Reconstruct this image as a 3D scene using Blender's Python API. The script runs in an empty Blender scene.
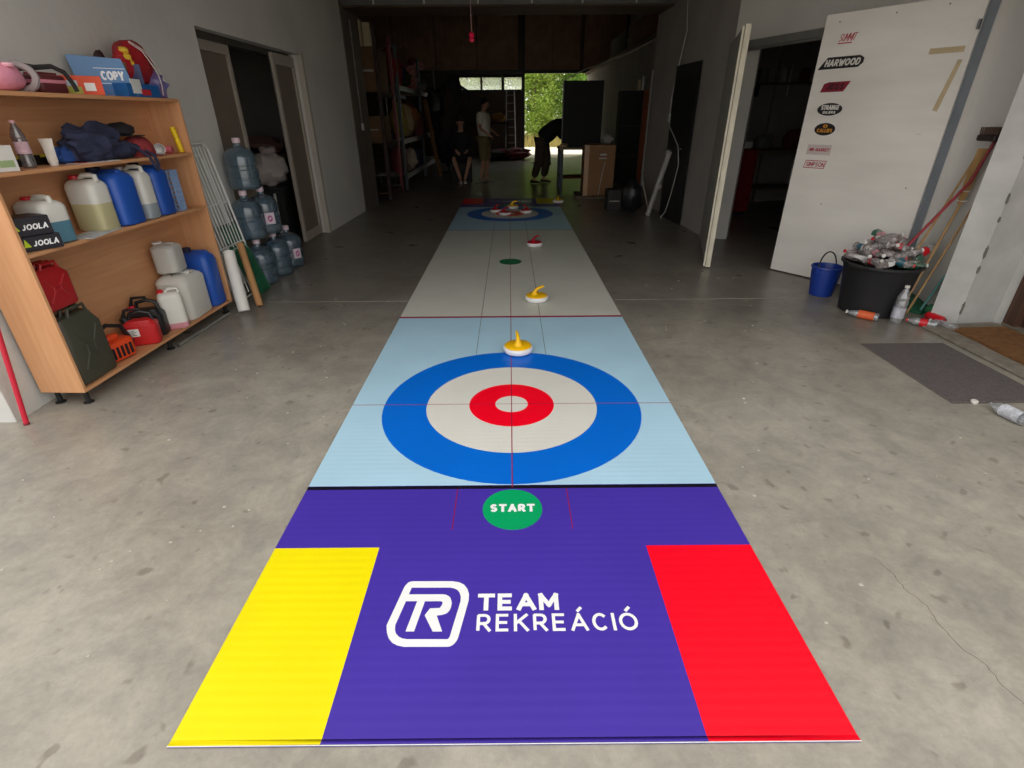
import bpy, bmesh, math, random
from mathutils import Vector, Matrix, noise
PI = math.pi
C = bpy.context.scene.collection
sc = bpy.context.scene
random.seed(7)

# ------------------------------------------------------------------ camera
cam_d = bpy.data.cameras.new('camera')
cam_d.sensor_fit = 'HORIZONTAL'
cam_d.sensor_width = 36.0
cam_d.lens = 515.232 / 1024 * 36.0
cam_d.clip_start = 0.05
cam_d.clip_end = 300
cam = bpy.data.objects.new('camera', cam_d)
C.objects.link(cam)
cr = Vector((0.99996936, -0.00493173, -0.00607926))
cu = Vector((0.0076686, 0.46117261, 0.8872773))
cf = Vector((0.00157222, 0.88729674, -0.4611963))
cam.matrix_world = Matrix(((cr.x, cu.x, -cf.x, -0.0013), (cr.y, cu.y, -cf.y, 0), (cr.z, cu.z, -cf.z, 1.44933), (0, 0, 0, 1)))
sc.camera = cam
# ------------------------------------------------------------------ sky, sun, exposure
sc.view_settings.view_transform = 'Standard'
sc.view_settings.look = 'None'
sc.view_settings.gamma = 1
sc.view_settings.use_curve_mapping = False
sc.view_settings.exposure = 0.0
world = bpy.data.worlds.new('overcast_sky')
sc.world = world
world.use_nodes = True
bg = world.node_tree.nodes['Background']
bg.inputs[0].default_value = (1.0, 0.985, 0.955, 1)
bg.inputs[1].default_value = 1.85
sun_d = bpy.data.lights.new('sun', 'SUN')
sun_d.energy = 4.0
sun_d.angle = math.radians(3)
sun_d.color = (1.0, 0.95, 0.86)
sun = bpy.data.objects.new('sun', sun_d)
C.objects.link(sun)
sun.location = (6, 40, 30)
sun.rotation_euler = Vector((0.25, 0.5, 0.95)).to_track_quat('Z', 'Y').to_euler()

# ------------------------------------------------------------------ materials
def srgb(r, g, b):
    f = lambda c: (c / 255 / 12.92) if c / 255 <= 0.04045 else ((c / 255 + 0.055) / 1.055) ** 2.4
    return (f(r), f(g), f(b), 1)

def mat(name, col, rough=0.6, metal=0.0, vary=0.12, scale=6.0, bump=0.0, bscale=60.0, spec=0.5, trans=0.0, emit=0.0, stretch=None, dark=None, ior=None, coat=0.0):
    m = bpy.data.materials.new(name)
    m.use_nodes = True
    nt = m.node_tree
    b = nt.nodes['Principled BSDF']
    b.inputs['Roughness'].default_value = rough
    b.inputs['Metallic'].default_value = metal
    b.inputs['Specular IOR Level'].default_value = spec
    b.inputs['Transmission Weight'].default_value = trans
    b.inputs['Coat Weight'].default_value = coat
    if ior: b.inputs['IOR'].default_value = ior
    tc = nt.nodes.new('ShaderNodeTexCoord')
    mp = nt.nodes.new('ShaderNodeMapping')
    nt.links.new(tc.outputs['Object'], mp.inputs[0])
    if stretch: mp.inputs['Scale'].default_value = stretch
    if vary > 0:
        n = nt.nodes.new('ShaderNodeTexNoise')
        n.inputs['Scale'].default_value = scale
        n.inputs['Detail'].default_value = 4
        nt.links.new(mp.outputs[0], n.inputs['Vector'])
        r = nt.nodes.new('ShaderNodeValToRGB')
        r.color_ramp.elements[0].position = 0.3
        r.color_ramp.elements[1].position = 0.7
        dk = dark if dark else tuple(c * (1 - vary) for c in col[:3]) + (1,)
        lt = tuple(min(1, c * (1 + vary * 0.5)) for c in col[:3]) + (1,)
        r.color_ramp.elements[0].color = dk
        r.color_ramp.elements[1].color = lt
        nt.links.new(n.outputs['Fac'], r.inputs[0])
        nt.links.new(r.outputs[0], b.inputs['Base Color'])
    else:
        b.inputs['Base Color'].default_value = col
    if bump > 0:
        n2 = nt.nodes.new('ShaderNodeTexNoise')
        n2.inputs['Scale'].default_value = bscale
        n2.inputs['Detail'].default_value = 3
        nt.links.new(mp.outputs[0], n2.inputs['Vector'])
        bp = nt.nodes.new('ShaderNodeBump')
        bp.inputs['Strength'].default_value = bump
        bp.inputs['Distance'].default_value = 0.01
        nt.links.new(n2.outputs['Fac'], bp.inputs['Height'])
        nt.links.new(bp.outputs[0], b.inputs['Normal'])
    if emit > 0:
        b.inputs['Emission Color'].default_value = col
        b.inputs['Emission Strength'].default_value = emit
    return m

_mc = {}
def M(name, *a, **k):
    if name not in _mc: _mc[name] = mat(name, *a, **k)
    return _mc[name]

def clear_mat(name, tint, diff, wt=0.25, gl=0.12):
    m = bpy.data.materials.new(name); m.use_nodes = True
    nt = m.node_tree; nt.nodes.clear()
    out = nt.nodes.new('ShaderNodeOutputMaterial')
    t = nt.nodes.new('ShaderNodeBsdfTransparent'); t.inputs[0].default_value = tint
    d = nt.nodes.new('ShaderNodeBsdfDiffuse'); d.inputs[0].default_value = diff
    g = nt.nodes.new('ShaderNodeBsdfGlossy'); g.inputs['Roughness'].default_value = 0.12
    lw = nt.nodes.new('ShaderNodeLayerWeight'); lw.inputs[0].default_value = 0.35
    m1 = nt.nodes.new('ShaderNodeMixShader'); m1.inputs[0].default_value = wt
    m2 = nt.nodes.new('ShaderNodeMixShader')
    ml = nt.nodes.new('ShaderNodeMath'); ml.operation = 'MULTIPLY_ADD'; ml.inputs[1].default_value = 0.55; ml.inputs[2].default_value = gl
    nt.links.new(lw.outputs['Facing'], ml.inputs[0])
    nt.links.new(t.outputs[0], m1.inputs[1]); nt.links.new(d.outputs[0], m1.inputs[2])
    nt.links.new(m1.outputs[0], m2.inputs[1]); nt.links.new(g.outputs[0], m2.inputs[2])
    nt.links.new(ml.outputs[0], m2.inputs[0]); nt.links.new(m2.outputs[0], out.inputs[0])
    return m

def concrete_floor():
    m = bpy.data.materials.new('concrete_floor'); m.use_nodes = True
    nt = m.node_tree; b = nt.nodes['Principled BSDF']
    tc = nt.nodes.new('ShaderNodeTexCoord')
    def N(scale, detail=5, rough=0.55, dist=0.0):
        n = nt.nodes.new('ShaderNodeTexNoise'); n.inputs['Scale'].default_value = scale; n.inputs['Detail'].default_value = detail
        n.inputs['Roughness'].default_value = rough; n.inputs['Distortion'].default_value = dist
        nt.links.new(tc.outputs['Object'], n.inputs['Vector']); return n
    def ramp(src, p0, c0, p1, c1):
        r = nt.nodes.new('ShaderNodeValToRGB'); e = r.color_ramp.elements
        e[0].position = p0; e[0].color = c0; e[1].position = p1; e[1].color = c1
        nt.links.new(src, r.inputs[0]); return r
    def mix(kind, f, a, bb):
        x = nt.nodes.new('ShaderNodeMix'); x.data_type = 'RGBA'; x.blend_type = kind
        x.inputs[0].default_value = f
        nt.links.new(a, x.inputs[6]); nt.links.new(bb, x.inputs[7]); return x.outputs[2]
    big = ramp(N(0.9, 6, 0.6, 0.6).outputs['Fac'], 0.32, (0.31, 0.285, 0.24, 1), 0.70, (0.43, 0.398, 0.34, 1))
    mid = ramp(N(5.5, 8, 0.72, 0.4).outputs['Fac'], 0.34, (0.76, 0.76, 0.77, 1), 0.62, (1.06, 1.05, 1.03, 1))
    fine = ramp(N(30, 6, 0.75).outputs['Fac'], 0.3, (0.86, 0.86, 0.87, 1), 0.7, (1.05, 1.05, 1.05, 1))
    spots = ramp(N(13, 2, 0.4, 0.3).outputs['Fac'], 0.27, (0.62, 0.60, 0.58, 1), 0.335, (1, 1, 1, 1))
    scuff = ramp(N(7.5, 5, 0.7, 2.2).outputs['Fac'], 0.70, (1, 1, 1, 1), 0.76, (1.22, 1.2, 1.16, 1))
    c = mix('MULTIPLY', 1.0, big.outputs[0], mid.outputs[0])
    c = mix('MULTIPLY', 1.0, c, fine.outputs[0])
    c = mix('MULTIPLY', 0.8, c, spots.outputs[0])
    c = mix('MULTIPLY', 0.8, c, scuff.outputs[0])
    # paler concrete by the open front, darker further inside
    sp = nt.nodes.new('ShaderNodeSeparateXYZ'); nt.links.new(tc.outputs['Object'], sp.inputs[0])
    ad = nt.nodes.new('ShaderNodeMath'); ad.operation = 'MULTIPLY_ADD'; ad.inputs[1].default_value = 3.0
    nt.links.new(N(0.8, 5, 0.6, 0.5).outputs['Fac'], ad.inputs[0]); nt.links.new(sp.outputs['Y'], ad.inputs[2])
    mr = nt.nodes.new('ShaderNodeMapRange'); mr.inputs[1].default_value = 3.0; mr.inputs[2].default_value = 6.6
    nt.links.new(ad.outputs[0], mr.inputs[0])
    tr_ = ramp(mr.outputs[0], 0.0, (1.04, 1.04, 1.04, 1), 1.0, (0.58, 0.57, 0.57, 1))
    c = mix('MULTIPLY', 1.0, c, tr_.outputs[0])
    nt.links.new(c, b.inputs['Base Color'])
    rr = nt.nodes.new('ShaderNodeMapRange'); rr.inputs[3].default_value = 0.20; rr.inputs[4].default_value = 0.42
    nt.links.new(N(2.2, 5).outputs['Fac'], rr.inputs[0]); nt.links.new(rr.outputs[0], b.inputs['Roughness'])
    bp = nt.nodes.new('ShaderNodeBump'); bp.inputs['Strength'].default_value = 0.12; bp.inputs['Distance'].default_value = 0.01
    nt.links.new(N(55, 4).outputs['Fac'], bp.inputs['Height']); nt.links.new(bp.outputs[0], b.inputs['Normal'])
    b.inputs['Specular IOR Level'].default_value = 0.4
    return m

def vinyl(name, col, rough=0.38):
    # printed floor mat: fine cross ribs left by the roll
    m = mat(name, col, rough=rough, vary=0.05, scale=3, spec=0.3)
    nt = m.node_tree; b = nt.nodes['Principled BSDF']
    tc = nt.nodes['Texture Coordinate']
    w = nt.nodes.new('ShaderNodeTexWave'); w.wave_type = 'BANDS'; w.bands_direction = 'Y'
    w.inputs['Scale'].default_value = 9; w.inputs['Distortion'].default_value = 0.6; w.inputs['Detail'].default_value = 1
    nt.links.new(tc.outputs['Object'], w.inputs['Vector'])
    bp = nt.nodes.new('ShaderNodeBump'); bp.inputs['Strength'].default_value = 0.06; bp.inputs['Distance'].default_value = 0.004
    nt.links.new(w.outputs['Fac'], bp.inputs['Height']); nt.links.new(bp.outputs[0], b.inputs['Normal'])
    return m

def wood(name, c1, c2, rough=0.5, scale=1.0, axis='Z'):
    m = bpy.data.materials.new(name); m.use_nodes = True
    nt = m.node_tree; b = nt.nodes['Principled BSDF']; b.inputs['Roughness'].default_value = rough
    tc = nt.nodes.new('ShaderNodeTexCoord'); mp = nt.nodes.new('ShaderNodeMapping')
    s = {'Z': (14, 14, 0.9), 'Y': (14, 0.9, 14), 'X': (0.9, 14, 14)}[axis]
    mp.inputs['Scale'].default_value = tuple(v * scale for v in s)
    nt.links.new(tc.outputs['Object'], mp.inputs[0])
    n = nt.nodes.new('ShaderNodeTexNoise'); n.inputs['Scale'].default_value = 2.4; n.inputs['Detail'].default_value = 6; n.inputs['Distortion'].default_value = 0.8
    nt.links.new(mp.outputs[0], n.inputs['Vector'])
    r = nt.nodes.new('ShaderNodeValToRGB'); e = r.color_ramp.elements
    e[0].position = 0.3; e[0].color = c1; e[1].position = 0.72; e[1].color = c2
    nt.links.new(n.outputs['Fac'], r.inputs[0]); nt.links.new(r.outputs[0], b.inputs['Base Color'])
    return m

plaster = mat('painted_plaster', srgb(212, 209, 203), rough=0.85, vary=0.10, scale=1.3, bump=0.25, bscale=18)
plaster_dk = mat('grey_block_paint', srgb(158, 152, 146), rough=0.85, vary=0.12, scale=2.0, bump=0.3, bscale=25)
white_plaster = mat('white_plaster', srgb(205, 204, 200), rough=0.85, vary=0.10, scale=4.0, bump=0.5, bscale=14)
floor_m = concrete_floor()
dark_m = mat('dark_steel_sheet', srgb(96, 80, 70), rough=0.7, vary=0.2, scale=2)
black_m = M('black_plastic', srgb(24, 24, 26), rough=0.45, vary=0.1)
rubber = M('black_rubber', srgb(18, 18, 18), rough=0.8, vary=0.1)

# ------------------------------------------------------------------ mesh helpers
class MB:
    def __init__(s): s.v = []; s.f = []; s.m = []; s.mi = 0; s.X = None
    def add(s, vs, fs):
        o = len(s.v)
        for p in vs:
            p = Vector(p)
            s.v.append(tuple(s.X @ p) if s.X else tuple(p))
        for f in fs: s.f.append(tuple(i + o for i in f)); s.m.append(s.mi)
        return s
    def box(s, x0, x1, y0, y1, z0, z1, b=0.0):
        if b <= 0:
            vs = [(x, y, z) for z in (z0, z1) for y in (y0, y1) for x in (x0, x1)]
            return s.add(vs, [(0, 2, 3, 1), (4, 5, 7, 6), (0, 1, 5, 4), (2, 6, 7, 3), (0, 4, 6, 2), (1, 3, 7, 5)])
        b = min(b, (x1 - x0) / 2.01, (y1 - y0) / 2.01, (z1 - z0) / 2.01)
        rings = []
        for z, i in ((z0, b), (z0 + b, 0), (z1 - b, 0), (z1, b)):
            bb = b
            a0, a1, c0, c1 = x0 + i, x1 - i, y0 + i, y1 - i
            rings.append([(a0 + bb, c0, z), (a1 - bb, c0, z), (a1, c0 + bb, z), (a1, c1 - bb, z), (a1 - bb, c1, z), (a0 + bb, c1, z), (a0, c1 - bb, z), (a0, c0 + bb, z)] if a1 - a0 > 2 * bb and c1 - c0 > 2 * bb else
                         [(a0, c0, z), (a1, c0, z), (a1, c0, z), (a1, c1, z), (a1, c1, z), (a0, c1, z), (a0, c1, z), (a0, c0, z)])
        return s.loft(rings)
    def loft(s, rings, cap=True, closed=False):
        n = len(rings[0]); vs = [p for r in rings for p in r]; fs = []
        k = len(rings)
        for i in range(k if closed else k - 1):
            a = i * n; b = ((i + 1) % k) * n
            for j in range(n):
                q = (j + 1) % n
                fs.append((a + j, a + q, b + q, b + j))
        if cap and not closed:
            fs.append(tuple(range(n - 1, -1, -1))); fs.append(tuple(range((k - 1) * n, k * n)))
        return s.add(vs, fs)
    def lathe(s, prof, n=16, c=(0, 0, 0), cap=True):
        rings = [[(c[0] + r * math.cos(2 * PI * j / n), c[1] + r * math.sin(2 * PI * j / n), c[2] + z) for j in range(n)] for r, z in prof]
        return s.loft(rings, cap)
    def cyl(s, p0, p1, r0, r1=None, n=10):
        return s.tube([p0, p1], r0, n, r1=r1)
    def tube(s, pts, r, n=8, closed=False, r1=None):
        pts = [Vector(p) for p in pts]; k = len(pts); rings = []
        up = None
        for i, p in enumerate(pts):
            if closed: t = pts[(i + 1) % k] - pts[i - 1]
            else: t = pts[min(i + 1, k - 1)] - pts[max(i - 1, 0)]
            t.normalize()
            if up is None:
                up = Vector((0, 0, 1)) if abs(t.z) < 0.9 else Vector((1, 0, 0))
            a = t.cross(up)
            if a.length < 1e-4: a = t.cross(Vector((0, 1, 0)))
            a.normalize(); b = a.cross(t); b.normalize(); up = b
            rr = r if r1 is None else r + (r1 - r) * i / (k - 1)
            rings.append([tuple(p + a * math.cos(2 * PI * j / n) * rr + b * math.sin(2 * PI * j / n) * rr) for j in range(n)])
        return s.loft(rings, not closed, closed)
    def poly(s, pts, z0=None, z1=None):
        # extruded polygon in xy; pts list of (x,y)
        n = len(pts)
        vs = [(x, y, z0) for x, y in pts] + [(x, y, z1) for x, y in pts]
        fs = [tuple(range(n - 1, -1, -1)), tuple(range(n, 2 * n))] + [(i, (i + 1) % n, n + (i + 1) % n, n + i) for i in range(n)]
        return s.add(vs, fs)
    def rbox(s, wx, wy, z0, z1, r=0.03, e=0.02, prof=None, seg=4, c=(0, 0)):
        # rounded box standing on z0; prof = list of (t, scale) widths along height
        rings = []
        lv = [(0, -e), (e * 0.35, -e * 0.35), (e, 0)]
        if prof is None: prof = []
        zs = [(z0, e), (z0 + e * 0.3, e * 0.3), (z0 + e, 0)] + [(z0 + (z1 - z0) * t, ins) for t, ins in prof] + [(z1 - e, 0), (z1 - e * 0.3, e * 0.3), (z1, e)]
        last = prof[-1][1] if prof else 0
        if prof:
            zs = zs[:3 + len(prof)] + [(z1 - e, last), (z1 - e * 0.3, last + e * 0.3), (z1, last + e)]
        for z, ins in zs:
            hx, hy = wx / 2 - ins, wy / 2 - ins; rr = min(r, hx * 0.98, hy * 0.98)
            ring = []
            for q, (sx, sy) in enumerate(((1, 1), (-1, 1), (-1, -1), (1, -1))):
                for k in range(seg + 1):
                    a = q * PI / 2 + k * PI / 2 / seg
                    ring.append((c[0] + sx * (hx - rr) + rr * math.cos(a), c[1] + sy * (hy - rr) + rr * math.sin(a), z))
            rings.append(ring)
        return s.loft(rings)
    def blob(s, c, rx, ry, rz, nu=14, nv=9, amp=0.15, fr=2.0, seed=0.0, flat=None):
        rings = []
        for i in range(1, nv):
            ph = PI * i / nv; ring = []
            for j in range(nu):
                th = 2 * PI * j / nu
                d = Vector((math.sin(ph) * math.cos(th), math.sin(ph) * math.sin(th), -math.cos(ph)))
                k = 1 + amp * noise.noise(d * fr + Vector((seed, seed * 1.7, -seed))) * 2
                z = d.z * rz * k
                if flat is not None: z = max(z, -flat)
                ring.append((c[0] + d.x * rx * k, c[1] + d.y * ry * k, c[2] + z))
            rings.append(ring)
        return s.loft(rings)
    def build(s, name, m=None, parent=None, smooth=True, loc=None, rot=None, ang=0.6):
        me = bpy.data.meshes.new(name)
        me.from_pydata(s.v, [], s.f); me.validate()
        ms = m if isinstance(m, (list, tuple)) else [m]
        for x in ms: me.materials.append(x)
        if len(ms) > 1 and len(s.m) == len(me.polygons): me.polygons.foreach_set('material_index', s.m)
        bm = bmesh.new(); bm.from_mesh(me); bmesh.ops.remove_doubles(bm, verts=bm.verts, dist=1e-6)
        bmesh.ops.recalc_face_normals(bm, faces=bm.faces)
        if smooth:
            for f in bm.faces: f.smooth = True
            for e in bm.edges:
                if len(e.link_faces) == 2 and e.calc_face_angle(0) > ang: e.smooth = False
        bm.to_mesh(me); bm.free()
        o = bpy.data.objects.new(name, me); C.objects.link(o)
        if parent: o.parent = parent
        if loc: o.location = loc
        if rot: o.rotation_euler = rot
        return o

def tag(o, label=None, cat=None, group=None, kind=None):
    if label: o['label'] = label
    if cat: o['category'] = cat
    if group: o['group'] = group
    if kind: o['kind'] = kind
    return o

def thing(name, label, cat, loc=(0, 0, 0), rotz=0.0, group=None, rot=None):
    o = bpy.data.objects.new(name, None); C.objects.link(o)
    o.empty_display_size = 0.1
    o.location = loc; o.rotation_euler = rot if rot else (0, 0, rotz)
    return tag(o, label, cat, group)

def struct(o): return tag(o, kind='structure')

def dup(root, loc=None, rotz=None, label=None, group=None, rot=None):
    r = root.copy(); C.objects.link(r)
    if loc is not None: r.location = loc
    if rotz is not None: r.rotation_euler = (0, 0, rotz)
    if rot is not None: r.rotation_euler = rot
    if label: r['label'] = label
    if group: r['group'] = group
    for ch in list(root.children):
        c = ch.copy(); C.objects.link(c); c.parent = r
        for g in list(ch.children):
            d = g.copy(); C.objects.link(d); d.parent = c
    return r

# ---- stroke lettering: each glyph is a list of polylines on a unit square
def arc(cx, cy, rx, ry, a0, a1, n=10):
    return [(cx + rx * math.cos(math.radians(a0 + (a1 - a0) * i / n)), cy + ry * math.sin(math.radians(a0 + (a1 - a0) * i / n))) for i in range(n + 1)]
G = {
 'A': ([[(0.02, 0), (0.5, 1), (0.98, 0)], [(0.2, 0.3), (0.8, 0.3)]], 0.95), 'C': ([arc(0.52, 0.5, 0.5, 0.5, 45, 315, 14)], 0.85),
 'D': ([[(0, 0), (0, 1), (0.45, 1)] + arc(0.45, 0.5, 0.5, 0.5, 90, -90, 10) + [(0, 0)]], 0.85),
 'E': ([[(0.85, 1), (0, 1), (0, 0), (0.85, 0)], [(0, 0.5), (0.75, 0.5)]], 0.72),
 'G': ([arc(0.5, 0.5, 0.5, 0.5, 50, 350, 14) + [(0.99, 0.45), (0.6, 0.45)]], 0.9),
 'H': ([[(0, 0), (0, 1)], [(1, 0), (1, 1)], [(0, 0.5), (1, 0.5)]], 0.75), 'I': ([[(0, 0), (0, 1)]], 0.0),
 'J': ([[(0.8, 1), (0.8, 0.3)] + arc(0.45, 0.3, 0.35, 0.3, 0, -150, 8)], 0.75), 'K': ([[(0, 0), (0, 1)], [(0.9, 1), (0.05, 0.45)], [(0.3, 0.6), (0.95, 0)]], 0.8),
 'L': ([[(0, 1), (0, 0), (0.85, 0)]], 0.65), 'M': ([[(0, 0), (0, 1), (0.5, 0.25), (1, 1), (1, 0)]], 0.95), 'N': ([[(0, 0), (0, 1), (1, 0), (1, 1)]], 0.8),
 'O': ([arc(0.5, 0.5, 0.5, 0.5, 0, 360, 20)], 1.0), 'P': ([[(0, 0), (0, 1), (0.5, 1)] + arc(0.5, 0.72, 0.38, 0.28, 90, -90, 8) + [(0, 0.44)]], 0.75),
 'R': ([[(0, 0), (0, 1), (0.5, 1)] + arc(0.5, 0.72, 0.38, 0.28, 90, -90, 8) + [(0, 0.44)], [(0.45, 0.44), (0.92, 0)]], 0.78),
 'S': ([arc(0.5, 0.75, 0.42, 0.25, 30, 260, 10) + arc(0.5, 0.25, 0.44, 0.25, 80, -150, 10)], 0.75), 'T': ([[(0, 1), (1, 1)], [(0.5, 1), (0.5, 0)]], 0.8),
 'U': ([[(0, 1), (0, 0.4)] + arc(0.5, 0.4, 0.5, 0.4, 180, 360, 10) + [(1, 1)]], 0.75), 'V': ([[(0, 1), (0.5, 0), (1, 1)]], 0.85),
 'W': ([[(0, 1), (0.28, 0), (0.5, 0.8), (0.72, 0), (1, 1)]], 1.2), 'Y': ([[(0, 1), (0.5, 0.45), (1, 1)], [(0.5, 0.45), (0.5, 0)]], 0.8),
 ' ': ([], 0.4), '1': ([[(0.1, 0.75), (0.4, 1), (0.4, 0)]], 0.4), '.': ([[(0, 0), (0, 0.05)]], 0.0)}
ACC = {'\u00c1': 'A', '\u00d3': 'O'}
def letters(s, x0, x1, y0, y1, w, z=0.0, gap=0.22, th=0.0004, slant=0.0, mb=None, P=None):
    """flat printed strokes of text s filling x0..x1, y0..y1 in local xy (P maps (x,y,z) elsewhere)"""
    H = y1 - y0; h = H - w; total = 0; adv = []
    for ch in s:
        g = G[ACC.get(ch, ch)]; adv.append(g[1] * h + w); total += g[1] * h + w + gap * h
    total -= gap * h
    kx = (x1 - x0) / total
    mb = mb or MB(); x = 0; cnt = 0
    for ch, ad in zip(s, adv):
        g = G[ACC.get(ch, ch)]; ls = list(g[0])
        if ch in ACC: ls = ls + [[(0.5, 1.28), (0.68, 1.45)]]
        for pl in ls:
            for (ax, ay), (bx, by) in zip(pl[:-1], pl[1:]):
                gw = g[1]
                a = Vector(((x + w / 2 + ax * gw * h) * kx + x0, y0 + w / 2 + ay * h, 0)); b = Vector(((x + w / 2 + bx * gw * h) * kx + x0, y0 + w / 2 + by * h, 0))
                a.x += slant * (a.y - y0); b.x += slant * (b.y - y0)
                d = (b - a)
                if d.length < 1e-6: continue
                d.normalize(); e = w / 2 * (0.95 if len(pl) < 6 else 0.3); n = Vector((-d.y, d.x, 0)) * w / 2
                q = [a - d * e + n, b + d * e + n, b + d * e - n, a - d * e - n]
                cnt += 1; zt_ = z + th + cnt * 0.00001
                pts = [(p.x, p.y, zz) for zz in (zt_ - 0.000004, zt_) for p in q]
                if P: pts = [P(*p) for p in pts]
                mb.add(pts, [(0, 1, 2, 3), (7, 6, 5, 4), (0, 4, 5, 1), (1, 5, 6, 2), (2, 6, 7, 3), (3, 7, 4, 0)])
        x += ad + gap * h
    return mb
def disc(mb, cx, cy, rx, ry, z0, z1, n=64):
    return mb.poly([(cx + rx * math.cos(2 * PI * i / n), cy + ry * math.sin(2 * PI * i / n)) for i in range(n)], z0, z1)
def ringpoly(mb, cx, cy, r0, r1, z0, z1, n=72):
    a = [[(cx + r * math.cos(2 * PI * i / n), cy + r * math.sin(2 * PI * i / n), z) for i in range(n)] for r, z in ((r0, z0), (r1, z0), (r1, z1), (r0, z1))]
    return mb.loft(a, closed=True)

def milky_glass():
    m = bpy.data.materials.get('milky_glass')
    if m: return m
    m = bpy.data.materials.new('milky_glass'); m.use_nodes = True; nt = m.node_tree; nt.nodes.clear()
    out = nt.nodes.new('ShaderNodeOutputMaterial'); a = nt.nodes.new('ShaderNodeBsdfTransparent'); b = nt.nodes.new('ShaderNodeBsdfTranslucent'); b.inputs[0].default_value = (.9, .95, .9, 1)
    x = nt.nodes.new('ShaderNodeMixShader'); x.inputs[0].default_value = .22
    nt.links.new(a.outputs[0], x.inputs[1]); nt.links.new(b.outputs[0], x.inputs[2]); nt.links.new(x.outputs[0], out.inputs[0]); return m

# ================================================================== SETTING
def wall_seg(mb, p0, p1, th, z0, z1):
    p0 = Vector((*p0, 0)); p1 = Vector((*p1, 0)); d = (p1 - p0).normalized(); n = Vector((-d.y, d.x, 0)) * th
    mb.poly([tuple(p0.xy), tuple(p1.xy), tuple((p1 + n).xy), tuple((p0 + n).xy)], z0, z1)
    return mb
WLx = lambda y: -2.68 + 0.024 * (y - 2.4)

# floor and outdoor ground
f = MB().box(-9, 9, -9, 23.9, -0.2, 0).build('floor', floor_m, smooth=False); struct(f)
gravel = mat('pale_gravel', srgb(205, 196, 178), rough=0.95, vary=0.18, scale=2.5, bump=0.6, bscale=40)
grd = MB().box(-40, 40, 23.9, 90, -0.25, -0.03).build('gravel_yard', gravel, smooth=False); struct(grd)
grd2 = MB().box(-40, 40, -50, -9, -0.25, -0.02).build('forecourt', gravel, smooth=False); struct(grd2)
# joint strip across the slab and the long crack
jm = M('joint_filler', srgb(150, 142, 130), rough=0.8)
jo = MB().box(-2.6, -0.93, 4.395, 4.407, -0.001, 0.0012).box(0.93, 3.0, 4.395, 4.407, -0.001, 0.0012).build('expansion_joint', jm, f, smooth=False)
crk = M('crack_dark', srgb(92, 86, 78), rough=0.9)  # thin dark line of the slab crack
cb = MB()
random.seed(3)
for pts in ([(1.33, 1.38), (1.35, 1.30), (1.345, 1.24), (1.37, 1.17), (1.36, 1.09), (1.365, 1.02), (1.40, 0.96), (1.39, 0.90), (1.41, 0.84), (1.405, 0.78), (1.43, 0.70), (1.42, 0.6)],):
    P3 = []
    for (a, b), (c_, d) in zip(pts[:-1], pts[1:]):
        for k in range(4): P3.append((a + (c_ - a) * k / 4 + random.uniform(-.004, .004), b + (d - b) * k / 4, 0.0004))
    for a, b in zip(P3[:-1], P3[1:]):
        n = Vector((-(b[1] - a[1]), b[0] - a[0], 0)).normalized() * 0.0009
        cb.add([Vector(a) + n, Vector(b) + n, Vector(b) - n, Vector(a) - n], [(0, 1, 2, 3)])
cb.build('crack', crk, f, smooth=False)

# left wall of the bay, with its doorway (y 5.15 .. 7.5)
dl0, dl1, dlh = 5.18, 7.50, 2.135
w = MB()
T = 0.24
wall_seg(w, (WLx(2.4), 2.4), (WLx(dl0), dl0), T, 0, 3.05)
wall_seg(w, (WLx(dl1), dl1), (WLx(9.36), 9.36), T, 0, 3.05)
wall_seg(w, (WLx(dl0), dl0), (WLx(dl1), dl1), T, dlh, 3.05)
struct(w.build('wall_left', plaster, smooth=False))
struct(MB().box(-8.5, WLx(2.4) + .006, 2.385, 2.62, 0, 5.2).build('wall_front_left', white_plaster, smooth=False))
struct(MB().box(WLx(2.4) - .01, WLx(2.4) + .010, 2.386, 2.545, 0, 3.05).build('trim_lit_corner', white_plaster, smooth=False))  # white strip added for the light bounced up onto this wall corner
# concrete column closing the left wall
colm = mat('rusty_brown_column', srgb(104, 94, 84), rough=0.7, vary=0.25, scale=3, stretch=(4, 4, 0.6))
w = MB(); wall_seg(w, (WLx(9.36), 9.36), (WLx(10.19) + 0.03, 10.19), 0.3, 0, 3.05)
wall_seg(w, (WLx(9.36) + .015, 9.36), (WLx(9.40) + .02, 9.40), 0.1, 0, 2.86)
struct(w.build('trim_2', colm, smooth=False))
# conduit with clips on the column
cd = thing('wall_conduit', 'thin grey conduit running down the left column with a white switch box', 'conduit', (WLx(9.75) + 0.02, 9.75, 0))
MB().tube([(0, 0, 2.8), (0, 0, 1.35)], 0.012, 6).build('pipe', M('grey_pvc', srgb(120, 118, 114)), cd)
MB().box(-0.02, 0.025, -0.035, 0.035, 1.25, 1.36, 0.008).build('switch_box', M('white_pvc', srgb(200, 200, 196)), cd)
clipm = M('grey_pvc', srgb(120, 118, 114))
for z in (2.6, 2.2, 1.8): MB().box(-0.02, 0.02, -0.02, 0.02, z, z + 0.03).build('pipe_clip', clipm, cd, smooth=False)

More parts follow.
